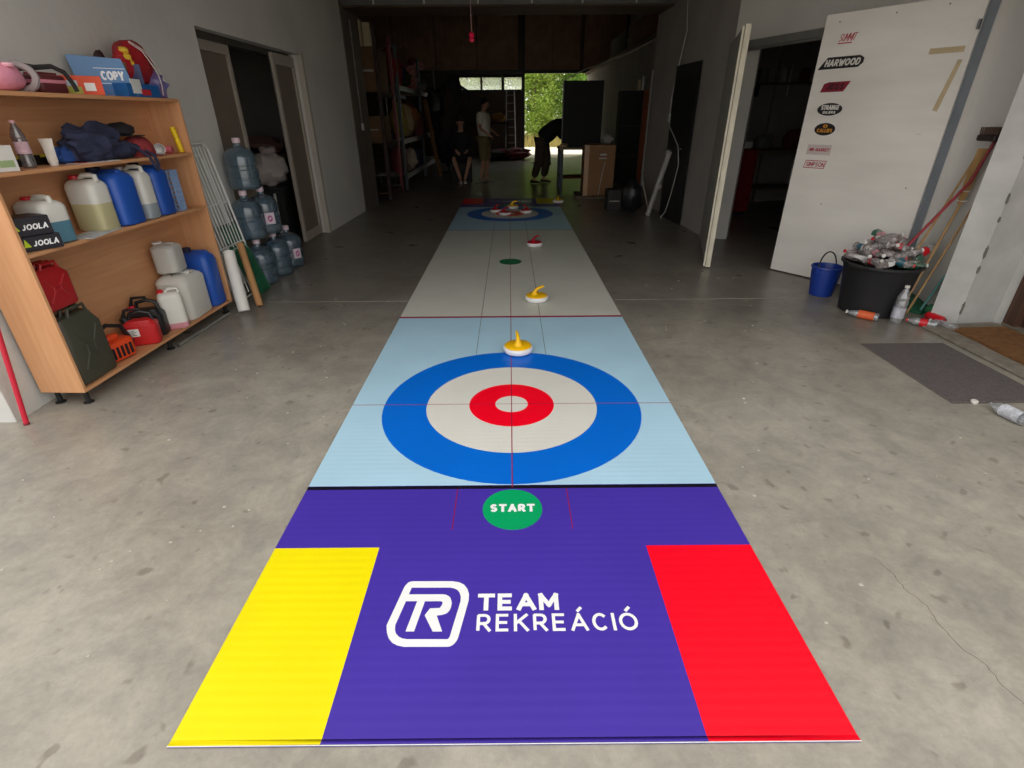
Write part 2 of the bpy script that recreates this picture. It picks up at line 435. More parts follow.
# right wall : far stretch x ~2.57, then the set-back wall with the wide doorway
A = Vector((2.57, 6.98)); B = Vector((3.50, 4.42)); D = (B - A).normalized(); Nn = Vector((-D.y, D.x))
w = MB()
wall_seg(w, (3.10, 23.6), (3.10, 10.3), 0.24, 0, 3.0)
w.box(2.47, 3.3, 10.2, 10.3, 0, 3.05)
wall_seg(w, (2.47, 10.22), (2.57, 6.98), 0.24, 0, 3.05)
struct(w.build('wall_right', plaster_dk, smooth=False))
hinge = B
w = MB()
p0 = A; p1 = hinge
wall_seg(w, tuple(p0), tuple(p1), 0.26, 2.14, 3.05)
w.box(3.5, 3.9, 3.9, 4.40, 0, 3.05).box(3.436, 3.9, 4.39, 4.6, 0, 3.05)
w.poly([(2.57, 6.98), (2.83, 6.86), (2.95, 7.1), (2.6, 7.25)], 0, 3.05)
struct(w.build('wall_right_doorway', plaster, smooth=False))
# door rail under the lintel
w = MB(); o2 = -0.03
q0 = A - Nn * -o2; q1 = hinge
wall_seg(w, tuple(A - Nn * 0.03), tuple(hinge - Nn * 0.03), 0.03, 2.10, 2.17)
wall_seg(w, tuple(A + Nn * 0.0), tuple(hinge + Nn * 0.0), 0.05, 2.08, 2.12)
struct(w.build('trim_3', M('grey_rail', srgb(128, 126, 122), rough=0.5), smooth=False))
# steel post at the hinge side
w = MB(); w.box(3.375, 3.435, 4.40, 4.45, 0, 2.95)
struct(w.build('trim_4', M('blue_grey_steel', srgb(132, 138, 146), rough=0.4, metal=0.2), smooth=False))
# pier and the side wall with the wooden door
struct(MB().poly([(3.297, 3.83), (3.45, 3.745), (3.765, 3.78), (3.765, 4.0), (3.5, 4.0)], 0, 5.2).build('wall_pier', mat('pier_plaster', srgb(184, 183, 180), rough=.9, vary=.14, scale=5, bump=.6, bscale=12), smooth=False))
chip = M('worn_chip', srgb(110, 108, 104), rough=.9)  # darker tone of the worn chips on the pier corner
for z, h_ in ((.12, .05), (.42, .03), (.55, .05), (.78, .02), (.92, .04), (1.2, .03)):
    MB().blob((3.452, 3.744, z), .010, .006, h_, 8, 6, .3, 3, z).build('plaster_chip', chip, bpy.data.objects['wall_pier'])
w = MB(); w.box(3.765, 4.0, 3.67, 4.15, 0, 5.2); w.box(3.765, 4.0, 2.35, 3.67, 2.1, 5.2); w.box(3.765, 4.0, 0.4, 2.35, 0, 5.2)
struct(w.build('wall_entrance', white_plaster, smooth=False))
brown = wood('dark_brown_wood', srgb(52, 34, 26), srgb(92, 64, 48), 0.55)
dr = MB(); dr.box(3.79, 3.83, 2.4, 3.6, 0.03, 2.08); dr = struct(dr.build('door_1', brown, smooth=False))
dp = MB(); dp.box(3.74, 3.86, 3.58, 3.68, 0, 2.12).box(3.74, 3.86, 2.34, 2.43, 0, 2.12).box(3.74, 3.86, 2.43, 3.58, 2.05, 2.12)
dp.build('door_frame', brown, dr, smooth=False)
for (ya, yb) in ((2.52, 2.88), (3.10, 3.48)):
    for (za, zb) in ((0.15, 0.9), (1.05, 1.95)):
        MB().box(3.77, 3.80, ya, yb, za, zb, 0.012).build('door_panel', wood('worn_door_panel', srgb(84, 62, 42), srgb(128, 100, 70), 0.6), dr, smooth=False)
MB().tube([(3.79, 2.5, 1.0), (3.73, 2.5, 1.0), (3.73, 2.6, 1.0)], 0.01, 8).build('door_handle', M('brass', srgb(170, 140, 80), rough=0.35, metal=0.9), dr)
struct(MB().box(3.737, 3.80, 2.34, 3.68, 0.02, 0.035).build('trim_5', M('worn_sill', srgb(120, 112, 100)), smooth=False))

# ceiling of the bay, beam toward the hall, roof of the hall
ceil_m = mat('ceiling_plaster', srgb(176, 172, 166), rough=0.9, vary=0.08, scale=1)
struct(MB().box(-8.5, 4.0, 2.4, 9.4, 3.05, 3.2).build('ceiling', ceil_m, smooth=False))
struct(MB().box(-2.9, 4.2, 2.4, 2.6, 2.62, 5.2).box(-8.5, -2.9, 2.4, 2.6, 5.0, 5.2).build('wall_front_unseen', white_plaster, smooth=False))  # unseen front wall, its lintel set low to cut daylight on the inner floor
beam_m = wood('brown_painted_beam', srgb(74, 54, 42), srgb(104, 78, 58), 0.7, 0.5, 'X')
bmo = MB().box(-2.52, 2.56, 9.46, 10.2, 2.91, 3.2).build('beam', beam_m, smooth=False); struct(bmo)
rl = thing('door_track', 'grey steel sliding door track under the front of the ceiling beam', 'door track', (0, 9.42, 2.925))
MB().box(-2.5, 2.62, -0.03, 0.03, 0.0, 0.075).build('rail', M('galvanised', srgb(100, 100, 98), rough=0.45, metal=0.5), rl, smooth=False)
for x in (-2.0, -1.25, -0.45, 0.35, 1.1, 1.9): MB().box(x - 0.012, x + 0.012, -0.045, -0.03, 0.01, 0.10).build('hanger', M('bright_zinc', srgb(190, 190, 185), rough=0.4), rl, smooth=False)
roofm = mat('dark_roof_sheet', srgb(110, 94, 82), rough=0.85, vary=0.2)
struct(MB().box(-8.5, 4.6, 2.4, 24.0, 5.2, 5.35).build('roof', roofm, smooth=False))
struct(MB().box(-8.7, -8.5, 2.4, 24.0, 0, 5.35).build('wall_outer_left', plaster_dk, smooth=False))
struct(MB().box(-8.5, -2.8, 8.9, 9.1, 0, 5.2).build('wall_cross_left', plaster_dk, smooth=False))
struct(MB().box(7.9, 8.1, 3.9, 10.6, 0, 3.3).box(4.6, 4.8, 10.2, 24.0, 0, 5.35).box(3.7, 8.1, 3.95, 4.15, 0, 3.3).build('wall_outer_right', plaster_dk, smooth=False))
w = MB(); w.box(3.36, 4.74, 10.3, 10.5, 0, 3.3).box(4.86, 7.9, 10.3, 10.5, 0, 3.3).box(4.74, 4.86, 10.3, 10.5, 0, 1.75).box(4.74, 4.86, 10.3, 10.5, 2.2, 3.3)
struct(w.build('wall_workshop_back', plaster_dk, smooth=False))
struct(MB().box(3.95, 8.1, 3.95, 10.6, 3.3, 3.45).build('ceiling_workshop', roofm, smooth=False))
struct(MB().box(2.8, 4.0, 3.95, 10.4, 3.2, 5.2).box(-8.5, 4.6, 9.4, 9.6, 3.2, 5.2).build('wall_upper', plaster_dk, smooth=False))
# hall gable : open gateway x .56..3.2, band of windows
hw = MB()
hw.box(-8.5, -2.05, 23.5, 23.7, 0, 5.35); hw.box(-2.05, 0.56, 23.5, 23.7, 0, 2.34); hw.box(-2.05, 0.56, 23.5, 23.7, 2.87, 5.35)
hw.box(0.56, 3.15, 23.5, 23.7, 3.0, 5.35); hw.box(3.15, 4.6, 23.5, 23.7, 0, 5.35)
struct(hw.build('wall_back', dark_m, smooth=False))
for i, x0 in enumerate((-2.92, -2.01, -1.09, -0.14)): pass
fr = M('window_frame_paint', srgb(46, 44, 42), rough=0.6)
wn = [(-2.05, -1.13), (-1.09, -0.245), (-0.205, 0.56)]
wx = [(-1.95, -1.12), (-1.05, -0.29), (-0.19, 0.52)]
for i, (a, b) in enumerate(wx):
    m_ = MB(); a0 = a - 0.05 if i else -2.05; b0 = (b + 0.02)
    m_.box(a0 - 0.02, b0, 23.46, 23.56, 2.80, 2.88).box(a0 - 0.02, b0, 23.46, 23.56, 2.33, 2.385).box(a0 - 0.02, a, 23.46, 23.56, 2.385, 2.80).box(b, b0 + 0.03, 23.46, 23.56, 2.385, 2.80)
    o = struct(m_.build('window_%d' % (i + 1), fr, smooth=False))
    MB().box(a, b, 23.505, 23.512, 2.385, 2.80).build('pane', milky_glass(), o, smooth=False)
# ribbed dark sheets and ties of the gable
sheet = mat('brown_profiled_sheet', srgb(170, 140, 116), rough=0.75, vary=0.25, scale=3)
for i, x0 in enumerate([-6.0, -4.4, -2.8, -1.2, 0.62, 1.7, 2.9]):
    m_ = MB(); x1 = x0 + (1.06 if 0.5 < x0 < 2 else 1.56)
    for k in range(8):
        xa = x0 + (x1 - x0) * k / 8; m_.box(xa, xa + (x1 - x0) / 16, 23.44, 23.49, 3.05, 5.15)
    m_.box(x0, x1, 23.48, 23.5, 3.05, 5.15)
    m_.build('wall_sheet', sheet, bpy.data.objects['wall_back'], smooth=False)
struct(MB().box(0.50, 0.62, 23.3, 23.48, 0, 5.15).box(-8, 4.5, 23.32, 23.46, 2.92, 3.04).build('trim_6', black_m, smooth=False))

# left doorway leaves (set back in the wall) + frame
lw = mat('beige_door_paint', srgb(168, 158, 146), rough=0.6, vary=0.10, scale=2)
lw2 = mat('brown_door_infill', srgb(124, 110, 98), rough=0.65, vary=0.15, scale=2)
def sliding_leaf(name, y0, y1, off, side):
    o = MB()
    xx = WLx((y0 + y1) / 2) - off
    o.box(xx - 0.025, xx - 0.01, y0 + 0.05, y1 - 0.05, 0.05, dlh - 0.06)
    p = struct(o.build(name, lw2, smooth=False))
    s = MB()
    for a, b in ((y0, y0 + 0.055), (y1 - 0.055, y1)): s.box(xx - 0.03, xx + 0.012, a, b, 0.01, dlh - 0.03, 0.004)
    s.box(xx - 0.03, xx + 0.012, y0 + .055, y1 - .055, dlh - 0.14, dlh - 0.03); s.box(xx - 0.03, xx + 0.012, y0 + .055, y1 - .055, 0.01, 0.12)
    s.build('door_stile', lw, p, smooth=False)
    return p
sliding_leaf('door_2', 5.16, 6.0, 0.15, 1)
sliding_leaf('door_3', 6.84, 7.49, 0.10, 1)
struct(MB().box(WLx(6.3) - 0.22, WLx(6.3) - 0.12, 5.13, 7.49, dlh - 0.055, dlh - 0.001).build('trim_7', M('dark_head_rail', srgb(70, 64, 58)), smooth=False))
struct(MB().box(WLx(7.5) - 0.06, WLx(7.5) + 0.006, 7.488, 7.56, 0, dlh + .02).build('trim_8', M('pale_reveal', srgb(186, 178, 166)), smooth=False))

# black steel door in the right wall
bd = MB(); wall_seg(bd, (2.468, 8.75), (2.535, 7.88), 0.02, 0.0, 2.08)
bd = struct(bd.build('door_4', M('black_door_paint', srgb(34, 34, 36), rough=0.35, spec=0.4), smooth=False)); bd.location = (-0.03, 0, 0)
MB().tube([(2.48, 8.02, 1.02), (2.43, 8.02, 1.02), (2.43, 8.12, 1.02)], 0.009, 6).build('door_handle', M('dull_steel', srgb(120, 120, 120), rough=0.4, metal=0.8), bd)

# ================================================================== CURLING MAT
V = {}
def vn(n, c): V[n] = vinyl('vinyl_' + n, c); return V[n]
purple = vn('purple', srgb(68, 48, 160)); yellow = vn('yellow', srgb(240, 222, 0)); red = vn('red', srgb(246, 0, 34))
lblue = vn('light_blue', srgb(172, 208, 228)); blue = vn('blue', srgb(0, 104, 210)); white = vn('white', srgb(216, 214, 206))
white2 = vn('rink_white', srgb(206, 206, 196)); black = vn('black', srgb(16, 14, 28)); green = vn('green', srgb(0, 160, 96)); maroon = vn('maroon', srgb(150, 24, 62))
logo_w = vn('logo_white', srgb(238, 238, 238))
matT = thing('curling_mat', 'long printed curling mat with purple start zone and blue and red target rings', 'mat', (0, 5.755, 0))
h0 = 0.003
MB().box(-0.9, 0.9, -5.0, 5.0, 0.0004, h0).build('mat_base', purple, matT, smooth=False)
def flat(name, m, x0, x1, y0, y1, z=1, par=None):
    return MB().box(x0, x1, y0 - 5.755, y1 - 5.755, h0 - 0.001, h0 + 0.0002 * z).build(name, m, matT, smooth=False)
yS, yH, yH2, yE = 1.80, 3.966, 7.56, 9.70
for s in (1, -1):
    Y = (lambda y: y) if s == 1 else (lambda y: 2 * 5.755 - y)
    X_ = lambda x: x * s
    def fl(name, m, x0, x1, y0, y1, z):
        a, b = sorted((X_(x0), X_(x1))); c, d = sorted((Y(y0), Y(y1))); return flat(name, m, a, b, c, d, z)
    fl('yellow_panel', yellow, -0.9, -0.505, 0.757, 1.448, 1); fl('red_panel', red, 0.505, 0.9, 0.757, 1.448, 1)
    fl('light_blue_field', lblue, -0.9, 0.9, 1.815, 3.966, 1)
    fl('black_line', black, -0.9, 0.9, 1.79, 1.812, 2)
    fl('maroon_line', maroon, -0.9, 0.9, 3.95, 3.985, 3) if s == 1 else fl('maroon_line', maroon, -0.9, 0.9, 3.945, 3.965, 3)
    cy = Y(2.5376) - 5.755
    for nm, m_, r, r0, z in (('outer_ring', blue, 0.7186, 0.478, 2), ('white_ring', white, 0.478, 0.2392, 3), ('inner_ring', red, 0.2392, 0.0916, 4)):
        ringpoly(MB(), 0, cy, r0, r, h0 - 0.001, h0 + 0.0002 * z).build(nm, m_, matT, smooth=False)
    disc(MB(), 0, cy, 0.0916, 0.0916, h0 - 0.001, h0 + 0.001).build('centre_button', white, matT, smooth=False)
    disc(MB(), 0, cy, 0.004, 0.004, h0, h0 + 0.0013, 12).build('centre_mark', black, matT, smooth=False)
    pr = MB(); pr.box(-0.9, 0.9, cy - 0.0018, cy + 0.0018, h0, h0 + 0.0012); pr.build('tee_line', maroon, matT, smooth=False)
    sd = disc(MB(), 0, Y(1.66) - 5.755, 0.1235, 0.1235, h0 - 0.001, h0 + 0.0004).build('start_disc', green, matT, smooth=False)
    t_ = letters('START', -0.092, 0.092, 1.640, 1.688, 0.012, z=h0 + 0.0004, gap=0.3)
    o = t_.build('lettering', logo_w, matT, smooth=False)
    if s == 1: o.location = (0, -5.755, 0)
    else: o.location = (0, 5.755, 0); o.rotation_euler = (0, 0, PI)
    for x in (-0.239, 0.237):
        fl('short_red_line', maroon, x - 0.0018, x + 0.0018, 1.54, 1.79, 3)
        fl('guide_line', M('vinyl_grey', srgb(70, 66, 72)), x - 0.0016, x + 0.0016, 3.23, 3.95, 4)
flat('rink_field', white2, -0.9, 0.9, 3.966, 7.56, 2)
for x in (-0.239, 0.237): flat('guide_line', M('vinyl_grey', srgb(70, 66, 72)), x - 0.002, x + 0.002, 3.98, 7.55, 4)
flat('centre_line', maroon, -0.0025, 0.0025, 1.80, 9.70, 6)
disc(MB(), 0, 0, 0.125, 0.13, h0, h0 + 0.0014).build('centre_spot', vn('dark_green', srgb(20, 112, 72)), matT, smooth=False)
outer = [(-0.378, 1.258), (-0.375, 1.268), (-0.37, 1.277), (-0.365, 1.283), (-0.358, 1.286), (-0.35, 1.287), (-0.213, 1.286), (-0.189, 1.281), (-0.171, 1.271), (-0.159, 1.254), (-0.151, 1.232), (-0.15, 1.205), (-0.173, 1.066), (-0.177, 1.054), (-0.183, 1.045), (-0.189, 1.039), (-0.196, 1.035), (-0.205, 1.034), (-0.338, 1.035), (-0.359, 1.04), (-0.376, 1.049), (-0.39, 1.064), (-0.4, 1.084), (-0.407, 1.11)]
inner = [(-0.351, 1.259), (-0.217, 1.258), (-0.203, 1.254), (-0.191, 1.247), (-0.183, 1.235), (-0.178, 1.22), (-0.177, 1.202), (-0.2, 1.069), (-0.201, 1.066), (-0.203, 1.063), (-0.205, 1.061), (-0.208, 1.06), (-0.212, 1.06), (-0.332, 1.061), (-0.348, 1.064), (-0.361, 1.071), (-0.371, 1.081), (-0.377, 1.095), (-0.379, 1.112), (-0.361, 1.203), (-0.356, 1.231)]
tr = [(-0.361, 1.203), (-0.356, 1.231), (-0.24, 1.23), (-0.229, 1.228), (-0.22, 1.223), (-0.213, 1.216), (-0.209, 1.206), (-0.206, 1.194), (-0.207, 1.178), (-0.209, 1.169), (-0.213, 1.161), (-0.218, 1.155), (-0.225, 1.151), (-0.234, 1.148), (-0.2505, 1.146), (-0.226, 1.087), (-0.256, 1.087), (-0.29, 1.147), (-0.276, 1.174), (-0.247, 1.175), (-0.243, 1.176), (-0.238, 1.187), (-0.237, 1.194), (-0.238, 1.199), (-0.244, 1.202), (-0.297, 1.202), (-0.315, 1.088), (-0.342, 1.088), (-0.323, 1.203)]
for s in (1, -1):
    m_ = MB(); m_.poly([(x * s, (y - 5.755) * s) for x, y in outer], h0 - 0.001, h0 + 0.0002); m_.build('logo_badge', logo_w, matT, smooth=False)
    m_ = MB(); m_.poly([(x * s, (y - 5.755) * s) for x, y in inner], h0 - 0.001, h0 + 0.0004); m_.build('logo_field', purple, matT, smooth=False)
    m_ = MB(); m_.poly([(x * s, (y - 5.755) * s) for x, y in tr], h0 - 0.001, h0 + 0.0006); m_.build('logo_monogram', logo_w, matT, smooth=False)
    for txt, a, b, c, d, ww, gp in (('TEAM', -0.120, 0.152, 1.163, 1.231, 0.0155, 0.16), ('REKRE\u00c1CI\u00d3', -0.118, 0.400, 1.085, 1.150, 0.0105, 0.26)):
        o = letters(txt, a, b, c, d, ww, z=h0 + 0.0002, gap=gp).build('lettering', logo_w, matT, smooth=False)
        o.location = (0, -5.755 * s, 0)
        if s == -1: o.rotation_euler = (0, 0, PI)
# the near edge of the mat curls up slightly
cm = MB()
for a, b, mi in ((-0.9, -0.505, 0), (-0.505, 0.505, 1), (0.505, 0.9, 2)):
    cm.mi = mi
    pts = [(-4.984, 0.0036), (-4.993, 0.0048), (-5.0, 0.0075)]
    rings = [[(x, y, z) for x, (y, z) in ((a, p), (b, p))] + [(b, p[0], p[1] - 0.0015), (a, p[0], p[1] - 0.0015)] for p in pts]
    cm.loft(rings)
cm.build('curled_edge', [yellow, purple, red], matT)
MB().box(-0.9, 0.9, -5.0012, -4.9998, 0.0055, 0.0078).build('cut_edge', logo_w, matT, smooth=False)

# ================================================================== CURLING STONES
stone_w = M('stone_white', srgb(226, 224, 224), rough=0.3, vary=0.04)
sy = M('stone_yellow', srgb(240, 186, 8), rough=0.35, vary=0.05); sr = M('stone_red', srgb(176, 14, 38), rough=0.35, vary=0.05)
def stone(colm, label, loc, rz, grp=None):
    t = thing('curling_stone', label, 'curling stone', (loc[0], loc[1], h0 + 0.0012), rz, grp); t.scale = (1.06, 1.06, 1.06)
    MB().lathe([(0.062, 0), (0.078, 0.003), (0.09, 0.010), (0.095, 0.022), (0.095, 0.034), (0.090, 0.043), (0.084, 0.046)], 32).build('stone_body', stone_w, t)
    MB().lathe([(0.086, 0.044), (0.088, 0.047), (0.080, 0.054), (0.055, 0.058), (0.024, 0.060), (0.0, 0.060)], 32).build('top_plate', colm, t)
    hb = MB()
    hb.tube([(0, -0.022, 0.052), (0, -0.020, 0.066), (0, -0.014, 0.084), (0, 0.002, 0.100), (0, 0.025, 0.108)], 0.017, 10, r1=0.0115)
    hb.tube([(0, 0.018, 0.1065), (0, 0.045, 0.111), (0, 0.070, 0.112)], 0.0105, 10, r1=0.0095)
    hb.lathe([(0.040, 0.054), (0.030, 0.062), (0.021, 0.074), (0.015, 0.088)], 14, (0, -0.02, 0))
    hb.build('handle', colm, t)
    return t
stone(sy, 'yellow curling stone nearest the start, on the edge of the near blue ring', (0.047, 3.26), math.radians(6))
stone(sy, 'yellow curling stone on the white lane just past the maroon line', (0.227, 4.37), math.radians(-58))
stone(sr, 'red curling stone alone on the white lane beyond the green spot', (0.303, 6.52), math.radians(-50))
stone(sy, 'yellow curling stone at the back of the far target rings', (0.055, 9.50), math.radians(-70))
stone(sr, 'leftmost red curling stone in the far target rings', (-0.235, 9.12), math.radians(-40))
stone(sr, 'red curling stone nearest the camera in the far target rings', (-0.085, 8.83), math.radians(-80))
stone(sr, 'rightmost red curling stone in the far target rings', (0.27, 9.02), math.radians(35))
stone(sy, 'yellow curling stone by the far right corner of the mat', (0.905, 10.15), math.radians(-20)).location.z = 0.004

# ================================================================== BOOKCASE on the left
beech = wood('beech_laminate', srgb(200, 144, 100), srgb(216, 164, 120), 0.42, 0.7, 'Z')
beechY = wood('beech_laminate_shelf', srgb(194, 138, 96), srgb(210, 156, 112), 0.42, 0.7, 'Y')
bk = thing('bookcase', 'low open beech bookcase full of canisters against the left wall', 'bookcase', (-2.392, 2.555, 0), -0.031)
# local frame: +y along the case, -x toward the wall
L = 1.63; Dp = 0.255
for nm, ya, yb in (('side_panel', 0, 0.018), ('side_panel', L - 0.018, L)):
    MB().box(-Dp, 0, ya, yb, 0.085, 1.570, 0.0015).build(nm, beech, bk, smooth=False)
SZ = [0.085, 0.835, 1.208, 1.552]
for z in SZ: MB().box(-Dp + 0.004, -0.001, 0.018, L - 0.018, z, z + 0.018).build('shelf', beechY, bk, smooth=False)
MB().box(-Dp, -Dp + 0.004, 0.018, L - 0.018, 0.09, 1.56).build('back_panel', beechY, bk, smooth=False)
MB().box(-Dp, -0.001, 0.0, L, 1.5695, 1.572).build('top_board', beechY, bk, smooth=False)
ft = MB().lathe([(0.026, 0), (0.027, 0.006), (0.014, 0.014), (0.013, 0.07), (0.018, 0.085)], 14).build('foot', black_m, bk); ft.location = (-0.045, 0.045, 0)
for x, y in ((-0.21, 0.045), (-0.045, L / 2), (-0.21, L / 2), (-0.045, L - 0.06), (-0.21, L - 0.06)):
    c = ft.copy(); C.objects.link(c); c.location = (x, y, 0)
def SH(y, dx=-0.12, lvl=0):
    """world point on shelf lvl at world y, dx behind the front edge"""
    z = SZ[lvl] + 0.018 + (0.0025 if lvl == 3 else 0.0006)
    return (-2.392 + 0.031 * (y - 2.555) + dx, y, z)

milk = mat('milky_polyethylene', srgb(214, 212, 204), rough=0.4, vary=0.05, scale=3)
hdpe_b = mat('blue_polyethylene', srgb(34, 84, 176), rough=0.42, vary=0.10, scale=3)
cap_r = M('red_cap', srgb(206, 26, 44), rough=0.35); cap_w = M('white_cap', srgb(222, 218, 212), rough=0.4); cap_p = M('pink_cap', srgb(226, 170, 178), rough=0.4)
lab_w = M('white_label', srgb(226, 224, 220), rough=0.6, vary=0.05)
def canister(label, loc, rz, wx, wy, h, body, capm, level=None, liq=None, capx=-0.3, hollow=True, group=None, ribs=0, top='handle', name='canister'):
    """jerry style canister: wx = depth with handle axis, wy = thickness"""
    t = thing(name, label, 'canister', loc, rz, group)
    m_ = MB(); sh = h * 0.80; r = min(wx, wy) * 0.26
    prof = []
    if ribs:
        for k in range(ribs):
            a = 0.15 + 0.6 * k / ribs; prof += [(a, 0), (a + 0.015, 0.006), (a + 0.035, 0.006), (a + 0.05, 0)]
    zz = [(0.0, 0.012), (0.008, 0.004), (0.02, 0.0)]
    rings = []
    hs = [(0, .014), (h * .012, .004), (h * .035, 0)] + [(p[0] * h, p[1]) for p in prof] + [(sh * .98, 0), (sh * 1.06, wy * .05), (sh * 1.12, wy * .14), (sh * 1.155, wy * .26)]
    cut = []
    for z, ins in hs:
        hx, hy = wx / 2 - ins * (0.7 if z > sh else 1), wy / 2 - ins; rr = max(0.004, min(r, hy * .95))
        ring = []
        for q, (sx, sy_) in enumerate(((1, 1), (-1, 1), (-1, -1), (1, -1))):
            for k in range(5):
                a = q * PI / 2 + k * PI / 8
                ring.append((sx * (hx - rr) + rr * math.cos(a), sy_ * (hy - rr) + rr * math.sin(a), z))
        rings.append(ring)
    if level:
        zl = level * h; idx = max(i for i, (z, _) in enumerate(hs) if z < zl); up = [(x, y, zl) for x, y, z in rings[idx]]
        m_.mi = 1; m_.loft(rings[:idx + 1] + [up], cap=True); m_.mi = 0; m_.loft([up] + rings[idx + 1:], cap=True)
        m_.build('tank', [body, liq], t)
    else: m_.loft(rings); m_.build('tank', body, t)
    zt = sh * 1.15
    if top == 'handle':
        m_ = MB(); m_.tube([(wx * .42, 0, zt - .012), (wx * .40, 0, zt + h * .06), (wx * .28, 0, h * .99), (wx * .02, 0, h * .99), (-wx * .08, 0, zt + h * .02), (-wx * .1, 0, zt - .012)], wy * .10, 8)
        m_.build('handle', body, t)
    else:
        m_ = MB(); m_.box(-wx * .12, wx * .40, -wy * .09, wy * .09, zt - .01, zt + h * .035, .006); m_.build('handle', body, t)
    c_ = MB().lathe([(wy * .17, 0), (wy * .17, .004), (wy * .185, .006), (wy * .185, h * .075), (wy * .16, h * .085)], 14, (wx * capx, 0, zt - .004))
    c_.build('cap', capm, t)
    return t
liqY = mat('pale_yellow_liquid', srgb(190, 182, 140), rough=0.4, vary=0.03); liqB = mat('blue_washer_liquid', srgb(84, 128, 146), rough=0.4, vary=0.03)
liqG = mat('grey_liquid', srgb(150, 160, 166), rough=0.4, vary=0.03); liqP = mat('pink_liquid', srgb(206, 140, 150), rough=0.4, vary=0.03)
# third board (lvl 1)
t = canister('squat milky canister with red cap and blue liquid behind the black box', SH(2.88, -0.125, 1), -0.25, 0.215, 0.15, 0.235, milk, cap_r, 0.48, liqB)
MB().box(-0.06, 0.0, -0.0825, -0.0805, 0.10, 0.135).build('label', M('red_sticker', srgb(190, 40, 50)), t, smooth=False)
canister('milky canister with red cap half full of yellowish liquid', SH(3.225, -0.115, 1), -0.08, 0.185, 0.145, 0.31, milk, cap_r, 0.50, liqY)
canister('large blue canister right behind the canister of yellowish liquid', SH(3.415, -0.12, 1), -0.05, 0.235, 0.21, 0.338, hdpe_b, M('dark_cap', srgb(20, 26, 60)), top='bar')
canister('milky canister squeezed between two blue canisters on the middle board', SH(3.61, -0.11, 1), -0.02, 0.2, 0.13, 0.325, milk, cap_w, 0.3, liqG)
canister('blue canister toward the right end of the middle board', SH(3.775, -0.12, 1), 0, 0.21, 0.17, 0.335, hdpe_b, M('dark_cap', srgb(20, 26, 60)), top='bar')
# lattice basket
bsk = thing('lattice_basket', 'pale blue lattice plastic basket at the right end of the middle board', 'basket', SH(3.94, -0.125, 1)); bsk.scale = (1, 0.7, 1)
bm_ = M('pale_blue_plastic', srgb(140, 168, 208), rough=0.5)
s_ = MB()
for k in range(9):
    z = 0.012 + k * 0.032; s_.tube([(-0.1, -0.05, z), (0.09, -0.05, z), (0.09, 0.06, z), (-0.1, 0.06, z)], 0.005, 5, closed=True)
for k in range(8):
    x = -0.09 + k * 0.0255; s_.box(x - .004, x + .004, -0.052, -0.047, 0, 0.27)
for k in range(5):
    y = -0.04 + k * 0.023; s_.box(0.087, 0.093, y - .004, y + .004, 0, 0.27)
s_.build('basket_wall', bm_, bsk); MB().box(-0.1, 0.09, -0.05, 0.06, 0, 0.004).build('basket_floor', bm_, bsk, smooth=False)
# magazine
mg = thing('magazine', 'open magazine lying under the canisters on the middle board', 'magazine', SH(3.10, -0.055, 1), 0.15)
MB().box(-0.07, 0.07, -0.16, 0.16, 0.0, 0.004).build('page_block', M('magazine_paper', srgb(196, 200, 202), vary=0.3, scale=30), mg, smooth=False)
mg.location.z -= 0.0002; 
# black boxes with white lettering
bxm = M('box_black_print', srgb(30, 26, 34), rough=0.4)
def joola(label, y, dx, z, rz, hh, ww, small=False):
    t = thing('equipment_box', label, 'box', (SH(y, dx, 1)[0], y, SH(y, dx, 1)[2] + z), rz)
    MB().box(-0.075, 0.075, -ww / 2, ww / 2, 0, hh, 0.002).build('carton', bxm, t, smooth=False)
    P = lambda x, y, z: (0.0755 + z, x, y)
    letters('JOOLA', -ww * .10, ww * .42, hh * .32, hh * .32 + 0.028, 0.006, P=P, gap=.12, slant=.2).build('lettering', logo_w, t, smooth=False)
    MB().add([(0.0758, -ww * .27, hh * .32), (0.0758, -ww * .13, hh * .32), (0.0758, -ww * .22, hh * .32 + .04)], [(0, 1, 2)]).build('emblem', M('lime_print', srgb(190, 214, 30)), t, smooth=False)
    return t
joola('black sports box with white lettering, lower of two at the left end', 2.705, -0.085, 0.0, -0.5, 0.072, 0.215)
joola('black sports box with lime emblem lying on top of its twin', 2.695, -0.10, 0.0735, -0.5, 0.09, 0.215)
# bottom board (lvl 0)
def jerrycan(label, loc, rz, w_, d_, h_, m_, name='jerry_can', rot=None):
    t = thing(name, label, 'jerry can', loc, rz, rot=rot)
    b_ = MB(); b_.rbox(w_, d_, 0, h_ * .82, r=d_ * .22, e=0.02, prof=[(0.80, 0), (0.94, 0.02)])
    b_.build('tank', m_, t)
    for s in (-1, 1):
        e_ = MB()
        # embossed cross ribs on both faces
        y = s * (d_ / 2 - 0.002)
        for p, q in (((-.3, .18), (-.1, .36)), ((.3, .18), (.1, .36)), ((-.3, .64), (-.1, .46)), ((.3, .64), (.1, .46)), ((-.1, .36), (.1, .36)), ((-.1, .46), (.1, .46)), ((-.1, .36), (-.1, .46)), ((.1, .36), (.1, .46))):
            e_.tube([(p[0] * w_, y, p[1] * h_), (q[0] * w_, y, q[1] * h_)], 0.007, 6)
        e_.build('pressed_rib', m_, t)
    hb = MB()
    for s in (-1, 0, 1):
        hb.tube([(w_ * .34, s * d_ * .28, h_ * .78), (w_ * .30, s * d_ * .28, h_ * .89), (-w_ * .10, s * d_ * .28, h_ * .89), (-w_ * .14, s * d_ * .28, h_ * .80)], 0.009, 6)
    hb.build('handle', m_, t)
    MB().cyl((-w_ * .33, 0, h_ * .78), (-w_ * .42, 0, h_ * .92), 0.03, 0.026, 14).build('spout_cap', m_, t)
    return t
